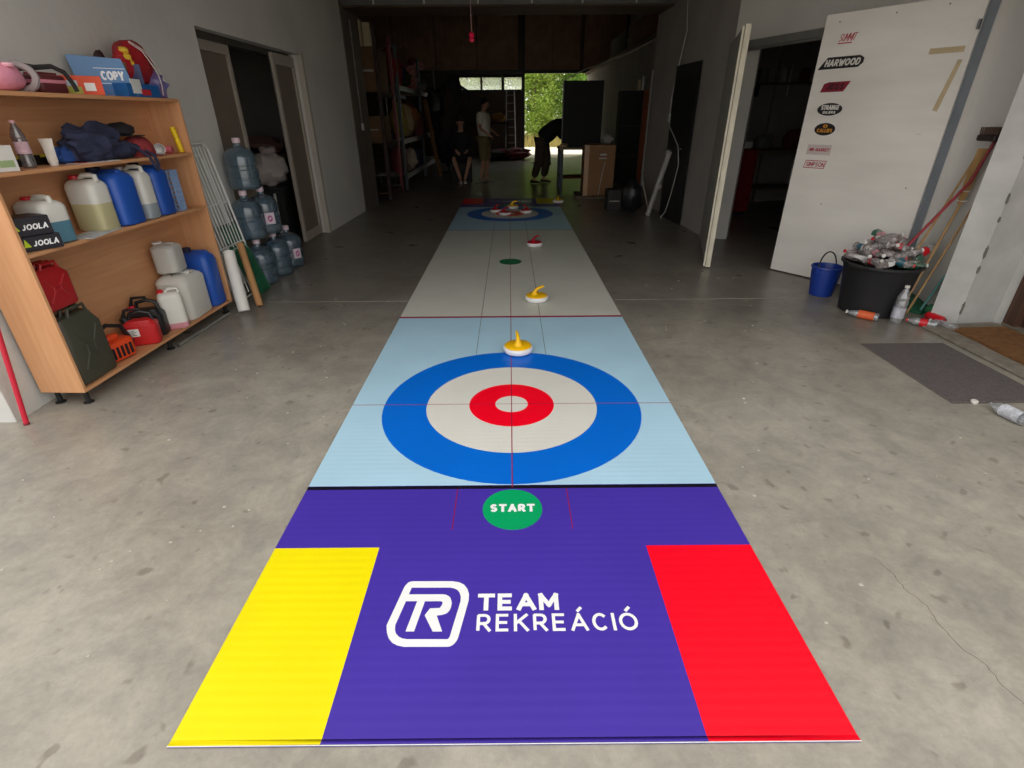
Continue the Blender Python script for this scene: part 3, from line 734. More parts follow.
olive = mat('olive_steel', srgb(66, 66, 54), rough=0.5, vary=0.10, scale=8)
redst = mat('red_steel', srgb(168, 30, 36), rough=0.4, vary=0.10, scale=8)
jerrycan('olive green metal jerry can standing at the left end of the bottom board', (SH(2.79, -0.09, 0)[0], 2.728, SH(2.8, 0, 0)[2]), PI / 2, 0.29, 0.15, 0.47, olive)
jerrycan('red metal jerry can resting on top of the olive green one', (SH(2.70, -0.10, 0)[0], 2.70, SH(2.7, 0, 0)[2] + 0.43), PI / 2, 0.235, 0.12, 0.27, redst)
# chainsaw
cs = thing('chainsaw', 'orange chainsaw with black handle beside the olive jerry can', 'chainsaw', SH(2.97, -0.10, 0), 1.35)
og = M('orange_plastic', srgb(222, 72, 30), rough=0.4)
MB().rbox(0.2, 0.13, 0.01, 0.13, r=0.03, e=0.015).build('motor_housing', og, cs)
s_ = MB()
for k in range(5): s_.box(-0.07 + k * .03, -0.055 + k * .03, -0.07, -0.062, 0.03, 0.10)
s_.build('vent_slots', black_m, cs, smooth=False)
MB().tube([(-0.08, 0, 0.10), (-0.07, 0, 0.20), (0.0, 0, 0.225), (0.09, 0, 0.19), (0.13, 0, 0.08), (0.12, 0, 0.03)], 0.013, 8).build('front_handle', black_m, cs)
MB().rbox(0.09, 0.05, 0.13, 0.165, r=0.02, e=0.01).build('filter_cover', og, cs)
# small fuel cans
def fuelcan(label, loc, rz, w_, d_, h_, m_, nozzle=True, lab=False):
    t = thing('fuel_can', label, 'fuel can', loc, rz)
    b_ = MB(); b_.rbox(w_, d_, 0, h_ * .72, r=d_ * .25, e=.02, prof=[(.8, 0), (.93, .018)]); b_.build('tank', m_, t)
    MB().tube([(w_ * .4, 0, h_ * .66), (w_ * .34, 0, h_ * .86), (w_ * .1, 0, h_ * .93), (-w_ * .2, 0, h_ * .88), (-w_ * .26, 0, h_ * .70)], 0.013, 8).build('handle', black_m, t)
    MB().cyl((-w_ * .36, 0, h_ * .66), (-w_ * .40, 0, h_ * .80), .026, .024, 14).build('cap', black_m if m_ is not black_m else cap_r, t)
    if nozzle: MB().tube([(-w_ * .39, 0, h_ * .80), (-w_ * .3, 0, h_ * 1.0), (w_ * .12, 0, h_ * 1.0)], .013, 8, r1=.008).build('spout', black_m, t)
    if lab:
        P = lambda x, y, z: (x, -d_ / 2 - z, y)
        MB().box(-w_ * .40, -w_ * .02, -d_ / 2 - .0015, -d_ / 2 + .002, h_ * .30, h_ * .52).build('label', lab_w, t, smooth=False)
        s2 = MB()
        for k in range(4): s2.box(-w_ * .36, -w_ * (.10 + .05 * (k % 2)), -d_ / 2 - .002, -d_ / 2 - .0012, h_ * (.335 + .04 * k), h_ * (.35 + .04 * k))
        s2.build('label_print', M('dark_print', srgb(50, 50, 60)), t, smooth=False)
    return t
redpl = mat('red_polyethylene', srgb(196, 34, 38), rough=0.4, vary=0.08)
fuelcan('small red fuel can with white label at the front of the bottom board', SH(3.24, -0.10, 0), 0.42, 0.20, 0.13, 0.235, redpl, lab=True)
fuelcan('black fuel can with red cap behind the small red fuel can', SH(3.385, -0.14, 0), 0.30, 0.20, 0.13, 0.27, black_m)
canister('small translucent canister with red cap and pink liquid on the bottom board', SH(3.53, -0.055, 0), 0.5, 0.15, 0.11, 0.285, milk, cap_r, 0.16, liqP)
canister('large milky canister with two white caps under the small cube canister', SH(3.80, -0.125, 0), 0.04, 0.225, 0.33, 0.36, milk, cap_w, top='bar', ribs=0)
canister('small square milky canister stacked on the large one', (SH(3.76, -0.13, 0)[0], 3.76, SH(3.83, 0, 0)[2] + 0.352), 0.1, 0.16, 0.18, 0.215, mat('grey_milky', srgb(186, 184, 178), rough=0.45, vary=0.08), cap_w, top='bar')
canister('tall blue canister at the right end of the bottom board', SH(4.06, -0.115, 0), 0.0, 0.225, 0.175, 0.455, hdpe_b, M('dark_cap', srgb(20, 26, 60)), top='bar')

# second board from the top (lvl 2)
def bottle(label, loc, rz=0, rot=None, h=0.28, r=0.036, body=None, capm=None, lab=None, labz=(0.3, 0.55), crush=0.0, name='plastic_bottle', seed=0, n=12, group=None, cat='bottle', neck=None):
    t = thing(name, label, cat, loc, rz, rot=rot, group=group)
    pr = [(.0, .004), (.75, 0), (.98, .02), (1.0, .06), (1.0, .20), (.95, .24), (1.0, .28), (1.0, .56), (.9, .60), (1.0, .64), (.92, .70), (.68, .80), (.40, .88), (.34, .90), (.34, .945)]
    def shape(pr_, grow=0.0):
        rings = []
        for k, z in pr_:
            ring = []
            for j in range(n):
                a = 2 * PI * j / n; rr = r * k + grow * (1 if k > .1 else 0)
                if crush:
                    nz = noise.noise(Vector((math.cos(a) * 1.4 + seed, math.sin(a) * 1.4, z * 5 + seed)))
                    rr *= 1 + crush * nz * (1 if .02 < z < .85 else 0)
                ring.append((rr * math.cos(a), rr * math.sin(a) * (1 - crush * .45), z * h))
            rings.append(ring)
        return rings
    MB().loft(shape(pr)).build('bottle_body', body, t)
    if lab:
        MB().loft(shape([(1.0, labz[0]), (1.0, (labz[0] + labz[1]) / 2), (1.0, labz[1])], .0012), cap=False).build('label', lab, t)
    if capm: MB().lathe([(r * .40, 0), (r * .42, .002), (r * .42, h * .05), (r * .36, h * .056)], 10, (0, 0, h * .925)).build('cap', capm, t)
    return t
pet = clear_mat('clear_pet', (0.86, 0.88, 0.9, 1), (0.75, 0.77, 0.8, 1), 0.22, 0.12)
petc = clear_mat('crushed_pet', (0.7, 0.7, 0.7, 1), (0.60, 0.54, 0.53, 1), 0.36, 0.10)
petd = clear_mat('dark_pet', (0.55, 0.5, 0.5, 1), (0.4, 0.38, 0.4, 1), 0.25, 0.12)
bottle('clear plastic water bottle with pink cap on the second board', SH(2.895, -0.10, 2), h=0.225, r=0.031, body=petd, capm=cap_p, lab=M('pink_white_label', srgb(206, 170, 180), vary=0.3, scale=40))
# leaning card box at far left
t = thing('card_box', 'white printed card box at the left end of the second board', 'box', SH(2.70, -0.07, 2), -0.3)
MB().box(-0.06, 0.06, -0.045, 0.045, 0, 0.115, 0.002).build('carton', M('white_card', srgb(210, 206, 200), vary=0.10, scale=14), t, smooth=False)
MB().box(0.0602, 0.0612, -0.035, 0.03, 0.02, 0.05).build('print_block', M('green_print', srgb(150, 170, 120)), t, smooth=False)
# squeezed tube standing on its cap
t = thing('cream_tube', 'white cream tube standing on its cap beside the water bottle', 'tube', SH(3.05, -0.10, 2), 0.2)
MB().loft([[(a * wd, b * dd, z) for a, b in ((1, 0), (.7, .7), (0, 1), (-.7, .7), (-1, 0), (-.7, -.7), (0, -1), (.7, -.7))] for z, wd, dd in ((0.015, .024, .024), (.06, .026, .02), (.11, .030, .010), (.132, .034, .002))]).build('tube_body', M('tube_white', srgb(224, 216, 206), vary=.06), t)
MB().lathe([(.020, 0), (.020, .016)], 12).build('cap', cap_w, t)
# navy jacket with hanging strap
navy = mat('navy_cloth', srgb(48, 52, 78), rough=0.9, vary=0.25, scale=9, bump=0.8, bscale=30)
t = thing('navy_jacket', 'navy blue jacket heaped on the second board', 'jacket', SH(3.40, -0.11, 2))
m_ = MB(); m_.blob((0, 0, 0.085), 0.085, 0.25, 0.10, 22, 14, 0.28, 2.2, 3.0, flat=0.083); m_.blob((0.03, 0.17, 0.05), 0.06, 0.15, 0.05, 16, 9, 0.2, 2.0, 5.0, flat=0.048)
m_.build('jacket_body', navy, t)
MB().blob((0.045, -0.10, 0.05), 0.045, 0.09, 0.05, 14, 9, 0.2, 2.0, 9, flat=0.048).build('sleeve', navy, t)
s_ = MB()
for off in (0, 0.012):
    s_.tube([(0.05, 0.20 + off, 0.09), (0.085, 0.25 + off, 0.05), (0.118, 0.285 + off, 0.0), (0.132, 0.30 + off, -0.06), (0.131, 0.325, -0.085), (0.13, 0.35 - off, -0.05), (0.125, 0.34 - off, 0.01), (0.09, 0.31, 0.04)], 0.007, 6)
s_.build('strap', navy, t)
t = thing('cloth_cap', 'black cloth cap on top of the navy jacket', 'cap', (SH(3.71, -0.15, 2)[0], 3.71, SH(3.7, 0, 2)[2] + 0.118), 0.3)
MB().blob((0, 0, 0.04), 0.075, 0.115, 0.045, 18, 10, 0.12, 2, 1, flat=0.035).build('crown', M('black_cloth', srgb(30, 27, 30), rough=0.9, bump=.5), t)
MB().loft([[(x * .07 + .06, y * .06, z) for x, y in ((0, -1), (.6, -.8), (1, 0), (.6, .8), (0, 1))] for z in (0.004, 0.01)]).build('peak', M('black_cloth', srgb(30, 27, 30), rough=0.9, bump=.5), t)
t = thing('ribbed_hat', 'dull red ribbed hat beside the navy jacket', 'hat', SH(3.785, -0.12, 2), 0.4)
m_ = MB(); m_.loft([[(r_ * math.cos(a) * (1 + .03 * math.cos(a * 12)), 1.15 * r_ * math.sin(a) * (1 + .03 * math.cos(a * 12)), z) for a in [2 * PI * k / 36 for k in range(36)]] for r_, z in ((.088, 0), (.092, .03), (.088, .06), (.075, .09), (.05, .115), (.02, .125))])
m_.build('crown', mat('dull_red_cloth', srgb(150, 52, 56), rough=.9, vary=.2, bump=.6), t)
MB().box(0.05, 0.13, -0.06, 0.06, 0.0, 0.006, 0.003).build('peak', M('dull_red_dark', srgb(130, 44, 48), rough=.9), t)
t = thing('white_cup', 'white cup lying near the right end of the second board', 'cup', (SH(4.0, -0.10, 2)[0], 3.945, SH(4, 0, 2)[2] + 0.037), rot=(PI / 2, 0, 0.7))
MB().lathe([(.028, 0), (.030, .002), (.034, .07), (.036, .072), (.032, .07), (.026, .006), (0, .006)], 18).build('cup_body', M('white_plastic', srgb(220, 216, 212), rough=.4), t)
t = thing('pink_tape_roll', 'small pink and white roll next to the white cup', 'tape roll', (SH(4.06, -0.09, 2)[0], 4.06, SH(4, 0, 2)[2] + 0.026), rot=(0, PI / 2, 0.2))
MB().lathe([(.012, -.02), (.025, -.02), (.025, .02), (.012, .02)], 18, cap=False).build('roll', M('pink_plastic', srgb(214, 110, 122), rough=.5), t)
t = thing('yellow_tube', 'bright yellow ribbed tube leaning at the right end of the second board', 'tube', (SH(4.13, -0.05, 2)[0] - .0, 4.135, SH(4, 0, 2)[2] + .003), rot=(0.12, -0.08, 0))
pr = []
for k in range(9): pr += [(.0165, .002 + k * .018), (.0185, .006 + k * .018), (.0185, .014 + k * .018)]
MB().lathe(pr + [(.0165, .168)], 14).build('tube_body', M('bright_yellow', srgb(246, 206, 10), rough=.4), t)
t = thing('flyer', 'white and red flyer lying by the navy jacket', 'flyer', SH(3.26, -0.045, 2), -0.1)
MB().box(-0.05, 0.045, -0.13, 0.16, 0, 0.003).build('sheet', M('flyer_white', srgb(214, 212, 210), vary=.10, scale=30), t, smooth=False)
MB().box(-0.04, 0.04, -0.12, -0.05, 0.0032, 0.0038).build('red_print', M('red_sticker', srgb(190, 40, 50)), t, smooth=False)
t = thing('blue_cloth', 'bright blue crumpled cloth behind the white cream tube', 'cloth', SH(3.16, -0.12, 2))
MB().blob((0, 0, .04), .05, .065, .045, 14, 9, .2, 2.4, 4, flat=.038).build('cloth_body', M('bright_blue_cloth', srgb(36, 72, 140), rough=.9), t)
t = thing('level_tool', 'black and yellow spirit level lying at the back of the second board', 'spirit level', SH(2.98, -0.215, 2), -0.03)
MB().box(-.012, .012, -.25, .25, 0, .05).build('level_body', black_m, t, smooth=False)
m_ = MB()
for y in (-.25, -.06, .12): MB().box(-.0135, .0135, y, y + .07, .038, .0515).build('yellow_stripe', M('bright_yellow2', srgb(200, 190, 40)), t, smooth=False)

# ---- on top of the bookcase (lvl 3)
pinkp = mat('pink_plush', srgb(216, 140, 160), rough=.8, vary=.12, scale=8, bump=.4)
t = thing('pink_helmet', 'pink padded helmet with grey rim on top of the bookcase', 'helmet', SH(2.93, -0.11, 3), -0.2)
MB().blob((0, 0, .062), .085, .11, .068, 20, 12, .05, 1.5, 2, flat=.058).build('shell', pinkp, t)
MB().tube([(0.05 + .06 * math.cos(a), .085, .062 + .058 * math.sin(a)) if 0 else (.088 * math.cos(a), .092 + .02 * math.cos(a), .064 + .058 * math.sin(a)) for a in [2 * PI * k / 20 for k in range(20)]], .017, 8, closed=True).build('rim', M('warm_grey_foam', srgb(150, 138, 138), rough=.8), t)
MB().lathe([(.0, 0), (.02, .0), (.026, .008), (.02, .016), (0, .016)], 12, (0.06, .02, .105)).build('knob', M('pale_pink', srgb(240, 180, 192)), t)
t = thing('tool_case', 'dark red case with pink band and black carrying strap', 'case', SH(3.18, -0.11, 3), -.15)
MB().rbox(.15, .17, 0, .085, r=.03, e=.012).build('case_body', mat('dark_red_case', srgb(92, 34, 40), rough=.5), t)
MB().rbox(.156, .176, .045, .062, r=.03, e=.003).build('pink_band', M('pale_pink2', srgb(210, 130, 146)), t)
MB().tube([(.03, -.14, .105), (.04, -.05, .115), (.06, .03, .125), (.085, .07, .10), (.09, .095, .05), (.092, .105, .012)], .012, 8).build('strap', M('black_webbing', srgb(38, 34, 34), rough=.8), t)
MB().tube([(.0, -.11, .128), (.03, -.02, .118)], .010, 6).build('strap_end', M('black_webbing', srgb(38, 34, 34), rough=.8), t)
t = thing('game_box', 'small orange and green printed box with white square label', 'box', SH(3.43, -0.09, 3), -.9)
MB().box(-.045, .045, -.095, .095, 0, .095, .001).build('carton', M('orange_print', srgb(214, 76, 40), vary=.15, scale=12), t, smooth=False)
MB().box(.0452, .0464, .01, .06, .02, .06).build('label', lab_w, t, smooth=False)
MB().box(-.0452, .0462, -.07, -.005, .005, .04).build('green_print', M('lime_green_print', srgb(170, 170, 70)), t, smooth=False)
MB().box(.0452, .0460, -.07, -.02, .042, .07).build('silver_print', M('silver_print', srgb(170, 186, 196)), t, smooth=False)
t = thing('flat_box', 'flat dark red box behind the small orange box', 'box', SH(3.30, -.20, 3), -.1)
MB().box(-.04, .04, -.06, .06, 0, .105).build('carton', M('dark_red_card', srgb(120, 40, 46)), t, smooth=False)
# blue paper box with its lid raised
cbm = mat('copy_blue', srgb(36, 96, 160), rough=.4, vary=.10, scale=2); cbl = mat('copy_pale_blue', srgb(86, 130, 178), rough=.4, vary=.12, scale=3)
t = thing('paper_box', 'open blue copy paper carton with white lettering on its raised lid', 'box', SH(3.86, -0.12, 3), -.03)
MB().box(-.105, .105, -.16, .16, 0, .075, .001).build('carton', cbm, t, smooth=False)
LA = Vector((-.105, -.265)); LB = Vector((.095, -.085)); Ld = (LB - LA).normalized(); Ln = Vector((Ld.y, -Ld.x))
def LP(x, y, z): q = LA + Ld * x + Ln * (z + .003); return (q.x, q.y, y)
m_ = MB(); m_.add([LP(x, y, z) for z in (-.004, 0) for x, y in ((0, .004), (.285, .004), (.245, .205), (-.025, .215))], [(0, 1, 2, 3), (7, 6, 5, 4), (0, 4, 5, 1), (1, 5, 6, 2), (2, 6, 7, 3), (3, 7, 4, 0)])
m_.build('lid', cbl, t, smooth=False)
letters('COPY', .12, .235, .088, .138, .011, P=LP, gap=.2).build('lettering', logo_w, t, smooth=False)
for za, zb in ((.150, .153), (.070, .073)):
    MB().add([LP(x, y, .0005) for x, y in ((.09, za), (.25, za), (.25, zb), (.09, zb))], [(0, 1, 2, 3)]).build('white_rule', logo_w, t, smooth=False)
MB().add([LP(x, y, .0004) for x, y in ((.0, .006), (.283, .006), (.274, .066), (-.008, .066))], [(0, 1, 2, 3)]).build('blue_print', cbm, t, smooth=False)
MB().box(.1, .106, -.11, -.02, .02, .10).build('side_flap', M('flap_white', srgb(214, 214, 210)), t, smooth=False)
m_ = MB()
for k in range(5): m_.box(-.02 + k * .012, -.012 + k * .012, -.12 + k * .012, -.04 + k * .01, .076, .12 - k * .006)
m_.build('paper_sheets', M('paper_cream', srgb(226, 218, 196)), t, smooth=False)
MB().box(.1055, .107, -.03, .06, .012, .045).build('red_emblem', M('red_sticker', srgb(190, 40, 50)), t, smooth=False)
P = lambda x, y, z: (.1066 + z, x, y)
t = thing('cardboard_flap', 'brown cardboard sheet standing up inside the blue carton', 'cardboard', (SH(3.80, -.12, 3)[0], 3.80, SH(3.8, 0, 3)[2] + .076))
MB().box(-.09, .07, -.003, .003, 0, .115).build('board', M('brown_cardboard', srgb(120, 98, 70), rough=.9), t, smooth=False)
t = thing('blue_folder', 'slate blue folder standing behind the cardboard sheet', 'folder', (SH(3.83, -.1, 3)[0], 3.88, SH(3.8, 0, 3)[2] + .076))
MB().box(-.09, .085, -.003, .003, 0, .11).build('cover', M('slate_blue', srgb(84, 92, 126), rough=.5), t, smooth=False)
# red drawstring bag
t = thing('drawstring_bag', 'red drawstring bag with yellow print and white cords on the blue carton', 'bag', (SH(3.98, -.13, 3)[0], 3.98, SH(3.9, 0, 3)[2] + .077), .1)
redc = mat('red_nylon', srgb(166, 22, 32), rough=.6, vary=.15, scale=8, bump=.5)
MB().blob((0, .03, .125), .085, .19, .13, 22, 14, .12, 1.6, 7, flat=.12).build('bag_body', redc, t)
m_ = MB()
for dy, dz, r_ in ((-.115, .15, .026), (-.10, .115, .03), (-.125, .185, .018), (-.09, .09, .022)): m_.blob((.035, dy, dz), .035, r_ * 1.2, r_, 10, 7, .15, 3, dz)
m_.build('yellow_print', M('mustard_print', srgb(220, 178, 50)), t)
m_ = MB(); m_.tube([(.05, -.06, .235), (.09, .0, .19), (.10, .06, .12), (.105, .10, .06), (.115, .085, .0), (.118, .06, -.06)], .0035, 6); m_.tube([(.05, -.05, .24), (.08, .04, .20), (.095, .13, .12), (.10, .16, .06), (.112, .15, .0)], .0035, 6)
m_.build('cord', M('white_cord', srgb(222, 210, 206)), t)
t = thing('dark_ball', 'small dark round object behind the blue carton lid', 'ball', (SH(3.86, -.2, 3)[0], 3.80, SH(3.9, 0, 3)[2] + .077))
MB().blob((0, 0, .09), .03, .045, .092, 12, 9, .06, 1, 3).build('ball_body', M('dark_maroon', srgb(54, 30, 32)), t)
t = thing('purple_bag', 'translucent purple plastic bag at the right end of the bookcase top', 'bag', SH(4.125, -.12, 3))
m_ = MB().blob((0, 0, .085), .085, .06, .095, 18, 12, .22, 2.2, 11, flat=.082)
m_.build('bag_body', mat('purple_film', srgb(122, 96, 140), rough=.3, vary=.35, scale=14, dark=srgb(96, 96, 150)), t)

# ================================================================== LEFT WALL OBJECTS
whwire = M('white_wire', srgb(232, 232, 230), rough=.4)
t = thing('drying_rack', 'folded white wire drying rack leaning between the bookcase and the water jugs', 'drying rack', (-2.37, 4.30, 0))
def onr(y, z): return (-0.20 * (z / 1.27) + 0.0, y, z)
MB().tube([onr(0, .02), onr(0, 1.22), onr(.05, 1.27), onr(.46, 1.27), onr(.51, 1.22), onr(.51, .06), onr(.46, .02)], .009, 8, closed=True).build('outer_frame', whwire, t)
MB().tube([(-.03 + onr(0, z)[0], y, z) for y, z in ((.06, .02), (.06, 1.14), (.10, 1.18), (.38, 1.18), (.42, 1.14), (.44, .46), (.40, .43), (.06, .43))], .008, 8).build('wing_frame', whwire, t)
for k in range(9):
    y = .05 + k * .05; MB().tube([onr(y, .05), onr(y, 1.24)], .005, 5).build('wire', whwire, t)
for z in (.42, .46, .80): MB().tube([onr(0, z), onr(.51, z)], .007, 6).build('crossbar', whwire, t)
grn = M('dark_green_plastic', srgb(30, 92, 62), rough=.5)
t = thing('green_grid', 'dark green wire grid panel standing behind the drying rack', 'grid panel', (-2.30, 4.55, 0))
def ong(y, z): return (-.20 * (z / .62), y * .66, z)
MB().tube([ong(0, .01), ong(0, .62), ong(.40, .62), ong(.40, .01)], .012, 6, closed=True).build('grid_frame', grn, t)
for k in range(9): MB().tube([ong(.04 + k * .04, .01), ong(.04 + k * .04, .62)], .008, 5).build('grid_bar', grn, t)
for k in range(10): MB().tube([ong(0, .05 + k * .055), ong(.40, .05 + k * .055)], .005, 5).build('grid_bar', grn, t)
t = thing('white_roll', 'white rolled film tube leaning on the right end of the bookcase', 'roll', (0, 0, 0))
MB().cyl((-2.235, 4.13, 0.012), (-2.335, 4.30, .47), .047, n=20).build('roll_body', M('white_film', srgb(224, 222, 216), rough=.5, vary=.05), t)
MB().cyl((-2.3355, 4.301, .4705), (-2.336, 4.302, .473), .02, n=14).build('core', M('brown_cardboard', srgb(120, 98, 70), rough=.9), t)
t = thing('cardboard_tube', 'brown cardboard tube leaning beside the white roll', 'tube', (0, 0, 0))
MB().cyl((-2.17, 4.28, 0.008), (-2.31, 4.47, .50), .029, n=18).build('tube_body', M('kraft_tube', srgb(176, 130, 84), rough=.8), t)
MB().cyl((-2.3102, 4.4703, .5003), (-2.311, 4.4715, .503), .022, n=14).build('tube_hollow', M('dark_hollow', srgb(70, 50, 34), rough=.9), t)
t = thing('metal_bar', 'thin grey metal bar lying on the floor under the bookcase edge', 'bar', (0, 0, 0))
MB().tube([(-2.375, 3.40, .0115), (-2.335, 4.08, .0115)], .011, 8).build('bar_body', M('grey_bar', srgb(140, 140, 132), rough=.5, metal=.3), t)
MB().tube([(-2.3752, 3.398, .0115), (-2.3751, 3.402, .0115)], .0125, 8).build('bar_end', M('dark_hollow2', srgb(70, 66, 60), rough=.9), t)
t = thing('red_pole', 'red metal pole leaning against the near end of the bookcase', 'pole', (0, 0, 0))
MB().tube([(-2.595, 2.36, .004), (-2.50, 2.535, 1.55)], .0125, 12).build('pole_body', M('red_paint', srgb(200, 28, 56), rough=.4), t)
MB().tube([(-2.5953, 2.3594, .0), (-2.5945, 2.361, .012)], .0145, 12).build('end_cap', M('worn_red', srgb(120, 30, 44), rough=.6), t)

# water jugs
jugm = clear_mat('blue_jug_plastic', (0.45, 0.57, 0.66, 1), (0.15, 0.24, 0.32, 1), 0.38, 0.09)
jl = mat('jug_label', srgb(214, 196, 206), rough=.5, vary=.25, scale=24, dark=srgb(170, 80, 130))
def jug(label, loc, rz=0, lab=False, grp='water jugs stacked by the doorway'):
    t = thing('water_jug', label, 'water jug', loc, rz, grp)
    pr = [(.10, 0), (.118, .006), (.130, .02), (.133, .04), (.133, .085), (.127, .092), (.127, .10), (.133, .107), (.133, .165), (.124, .175), (.124, .20), (.134, .21), (.134, .265), (.130, .285), (.118, .31), (.095, .335), (.06, .352), (.034, .362), (.030, .37), (.030, .395)]
    MB().lathe(pr, 26).build('jug_body', jugm, t)
    MB().lathe([(.031, .388), (.034, .39), (.034, .424), (.030, .43), (0, .43)], 16).build('cap', M('jug_cap', srgb(222, 196, 206), rough=.4), t)
    if lab:
        m_ = MB(); rings = []
        for k in range(9):
            a = -1.15 + k * .085; rings.append([(.1352 * math.cos(a), .1352 * math.sin(a), .10), (.1352 * math.cos(a), .1352 * math.sin(a), .205)])
        for i in range(8):
            a, b = rings[i], rings[i + 1]; m_.add([a[0], b[0], b[1], a[1]], [(0, 1, 2, 3)])
        m_.build('label', M('jug_label_white', srgb(216, 198, 208), rough=.5), t)
        a = -1.15 + .34; m2 = MB(); c_ = []
        for k in range(16):
            q = 2 * PI * k / 16; aa = a + .17 * math.cos(q); c_.append((.1362 * math.cos(aa), .1362 * math.sin(aa), .152 + .03 * math.sin(q)))
        m2.add(c_, [tuple(range(16))]); m2.build('label_emblem', M('magenta_print', srgb(176, 70, 130), rough=.5), t)
    return t
JA, JB, JC = (-2.42, 4.99), (-2.40, 5.32), (-2.40, 5.66)
jug('clear blue water jug at the bottom of the front stack', (*JA, 0))
jug('bottom water jug between the front stack and the labelled one behind', (*JB, 0), .3)
jug('water jug with pink label standing alone at the back', (*JC, 0), 0.2, True)
jug('second water jug up in the front stack', (JA[0] - .03, JA[1] + .02, .432), .5)
jug('upper water jug with white and pink label behind the front stack', (JB[0] - .01, JB[1] - .04, .432), -0.05, True)
jug('topmost water jug of the front stack', (JA[0] - .02, JA[1] + .10, .864), 1)
# inside the left store room
t = thing('waste_bin', 'tall black bin inside the left doorway under a white sack', 'bin', (-3.08, 7.0, 0), .2)
MB().rbox(.42, .46, 0, .66, r=.06, e=.015, prof=[(.1, 0), (.88, -.02), (.9, -.035)]).build('bin_body', rubber, t)
MB().rbox(.52, .55, .662, .682, r=.07, e=.008).build('lid', black_m, t)
t = thing('white_sack', 'crumpled white sack lying on the black bin in the store room', 'sack', (-3.08, 7.05, .684))
MB().blob((0, 0, .19), .26, .27, .20, 20, 13, .18, 2.2, 5, flat=.188).build('sack_body', mat('white_woven', srgb(176, 166, 160), rough=.9, vary=.15, bump=.6), t)
MB().blob((.05, .05, .40), .10, .12, .06, 12, 8, .2, 2, 4).build('sack_mouth', M('white_woven2', srgb(166, 150, 146), rough=.9), t)
t = thing('storage_box', 'brown cardboard box piled high behind the black bin', 'box', (-3.45, 7.75, 0))
MB().box(-.25, .35, -.2, .3, 0, 1.02).build('carton', M('brown_cardboard', srgb(120, 98, 70), rough=.9), t, smooth=False)
t = thing('pink_bundle', 'dull pink cloth bundle on the brown box in the store room', 'bundle', (-3.35, 7.75, 1.02))
MB().blob((0, 0, .10), .24, .22, .11, 14, 9, .22, 2.2, 8, flat=.098).build('bundle_body', M('dull_pink_cloth', srgb(130, 96, 90), rough=.9), t)
t = thing('leaning_stick', 'thin white stick leaning inside the left doorway', 'stick', (0, 0, 0))
MB().tube([(-2.84, 6.55, .003), (-2.90, 6.72, .62)], .018, 4).build('stick_body', M('pale_slat', srgb(180, 178, 172)), t)

# ================================================================== RIGHT SIDE
# the door leaf seen edge-on
leafw = mat('white_door_paint', srgb(228, 223, 216), rough=.55, vary=.12, scale=2.2, stretch=(.5, 1, 2), bump=.1, bscale=8)
edgew = mat('cream_worn_edge', srgb(214, 206, 186), rough=.7, vary=.18, scale=20, stretch=(1, 1, .3))
def leaf(name, P0, P1, th, z0, z1, m):
    d = (Vector(P1) - Vector(P0)); Lg = d.length; o = MB(); o.box(0, Lg, -th / 2, th / 2, z0, z1)
    o = struct(o.build(name, m, smooth=False)); o.location = (P0[0], P0[1], 0); o.rotation_euler = (0, 0, math.atan2(d.y, d.x)); return o, Lg
lf, Lg = leaf('door_5', (2.10, 5.44), (2.53, 6.93), .05, .015, 2.15, M('grey_door_face', srgb(150, 146, 140), rough=.6))
MB().box(-.012, 0, -.026, .022, .012, 2.155, .002).build('edge_strip', edgew, lf, smooth=False)
MB().box(-.002, .03, .0275, .045, .02, 2.14).build('edge_lip', edgew, lf, smooth=False)
# the wide white leaf with stickers
PA, PB = Vector((2.752, 5.37)), Vector((3.375, 4.425))
lf, Lg = leaf('door_6', tuple(PA), tuple(PB), .045, .012, 2.20, leafw)
# local x along the leaf, -y faces the camera side
stain = mat('yellowed_tape', srgb(190, 170, 134), rough=.7, vary=.15, scale=20)
MB().box(.86, 1.085, -.0235, -.0225, 1.848, 1.886).build('tape_strip', stain, lf, smooth=False)
mt = MB(); mt.add([(1.095, -.0235, 1.80), (1.065, -.0235, 1.80), (1.005, -.0235, 1.47), (1.04, -.0235, 1.46)], [(0, 1, 2, 3)]); mt.build('tape_strip', stain, lf, smooth=False)
MB().box(.95, .99, -.03, -.0225, 1.30, 1.302).build('scratch', stain, lf, smooth=False)
ink_r = M('sticker_red', srgb(172, 22, 52), rough=.4); ink_k = M('sticker_black', srgb(26, 24, 26), rough=.4); ink_w = M('sticker_white', srgb(222, 218, 212), rough=.5); ink_o = M('sticker_orange', srgb(206, 140, 40), rough=.4); ink_d = M('sticker_maroon', srgb(130, 20, 46), rough=.4)
def LPn(x, y, z): return (x, -.0228 - z, y)
def sticker(name, shape, m, off=0.0003):
    mb = MB(); mb.add([LPn(x, y, off) for x, y in shape], [tuple(range(len(shape)))]); return mb.build(name, m, lf, smooth=False)
def quad(x0, x1, y0, y1, sl=0): return [(x0, y0), (x1, y0), (x1 + sl, y1), (x0 + sl, y1)]
def oval(cx, cy, rx, ry): return [(cx + rx * math.cos(2 * PI * k / 32), cy + ry * math.sin(2 * PI * k / 32)) for k in range(32)]
def txt(s, x0, x1, y0, y1, w, m, z=.0006, sl=.15): return letters(s, x0, x1, y0, y1, w, z=z, th=.0002, slant=sl, P=LPn, gap=.14).build('lettering', m, lf, smooth=False)
txt('SUMMIT', .145, .28, 1.995, 2.05, .005, ink_r, sl=.3); sticker('red_underline', quad(.145, .26, 1.978, 1.986), ink_r)
sticker('black_sticker', [(.02, 1.795), (.36, 1.800), (.395, 1.83), (.395, 1.865), (.36, 1.885), (.09, 1.885)], ink_k); txt('HARWOOD', .075, .365, 1.815, 1.868, .012, ink_w, sl=.2)
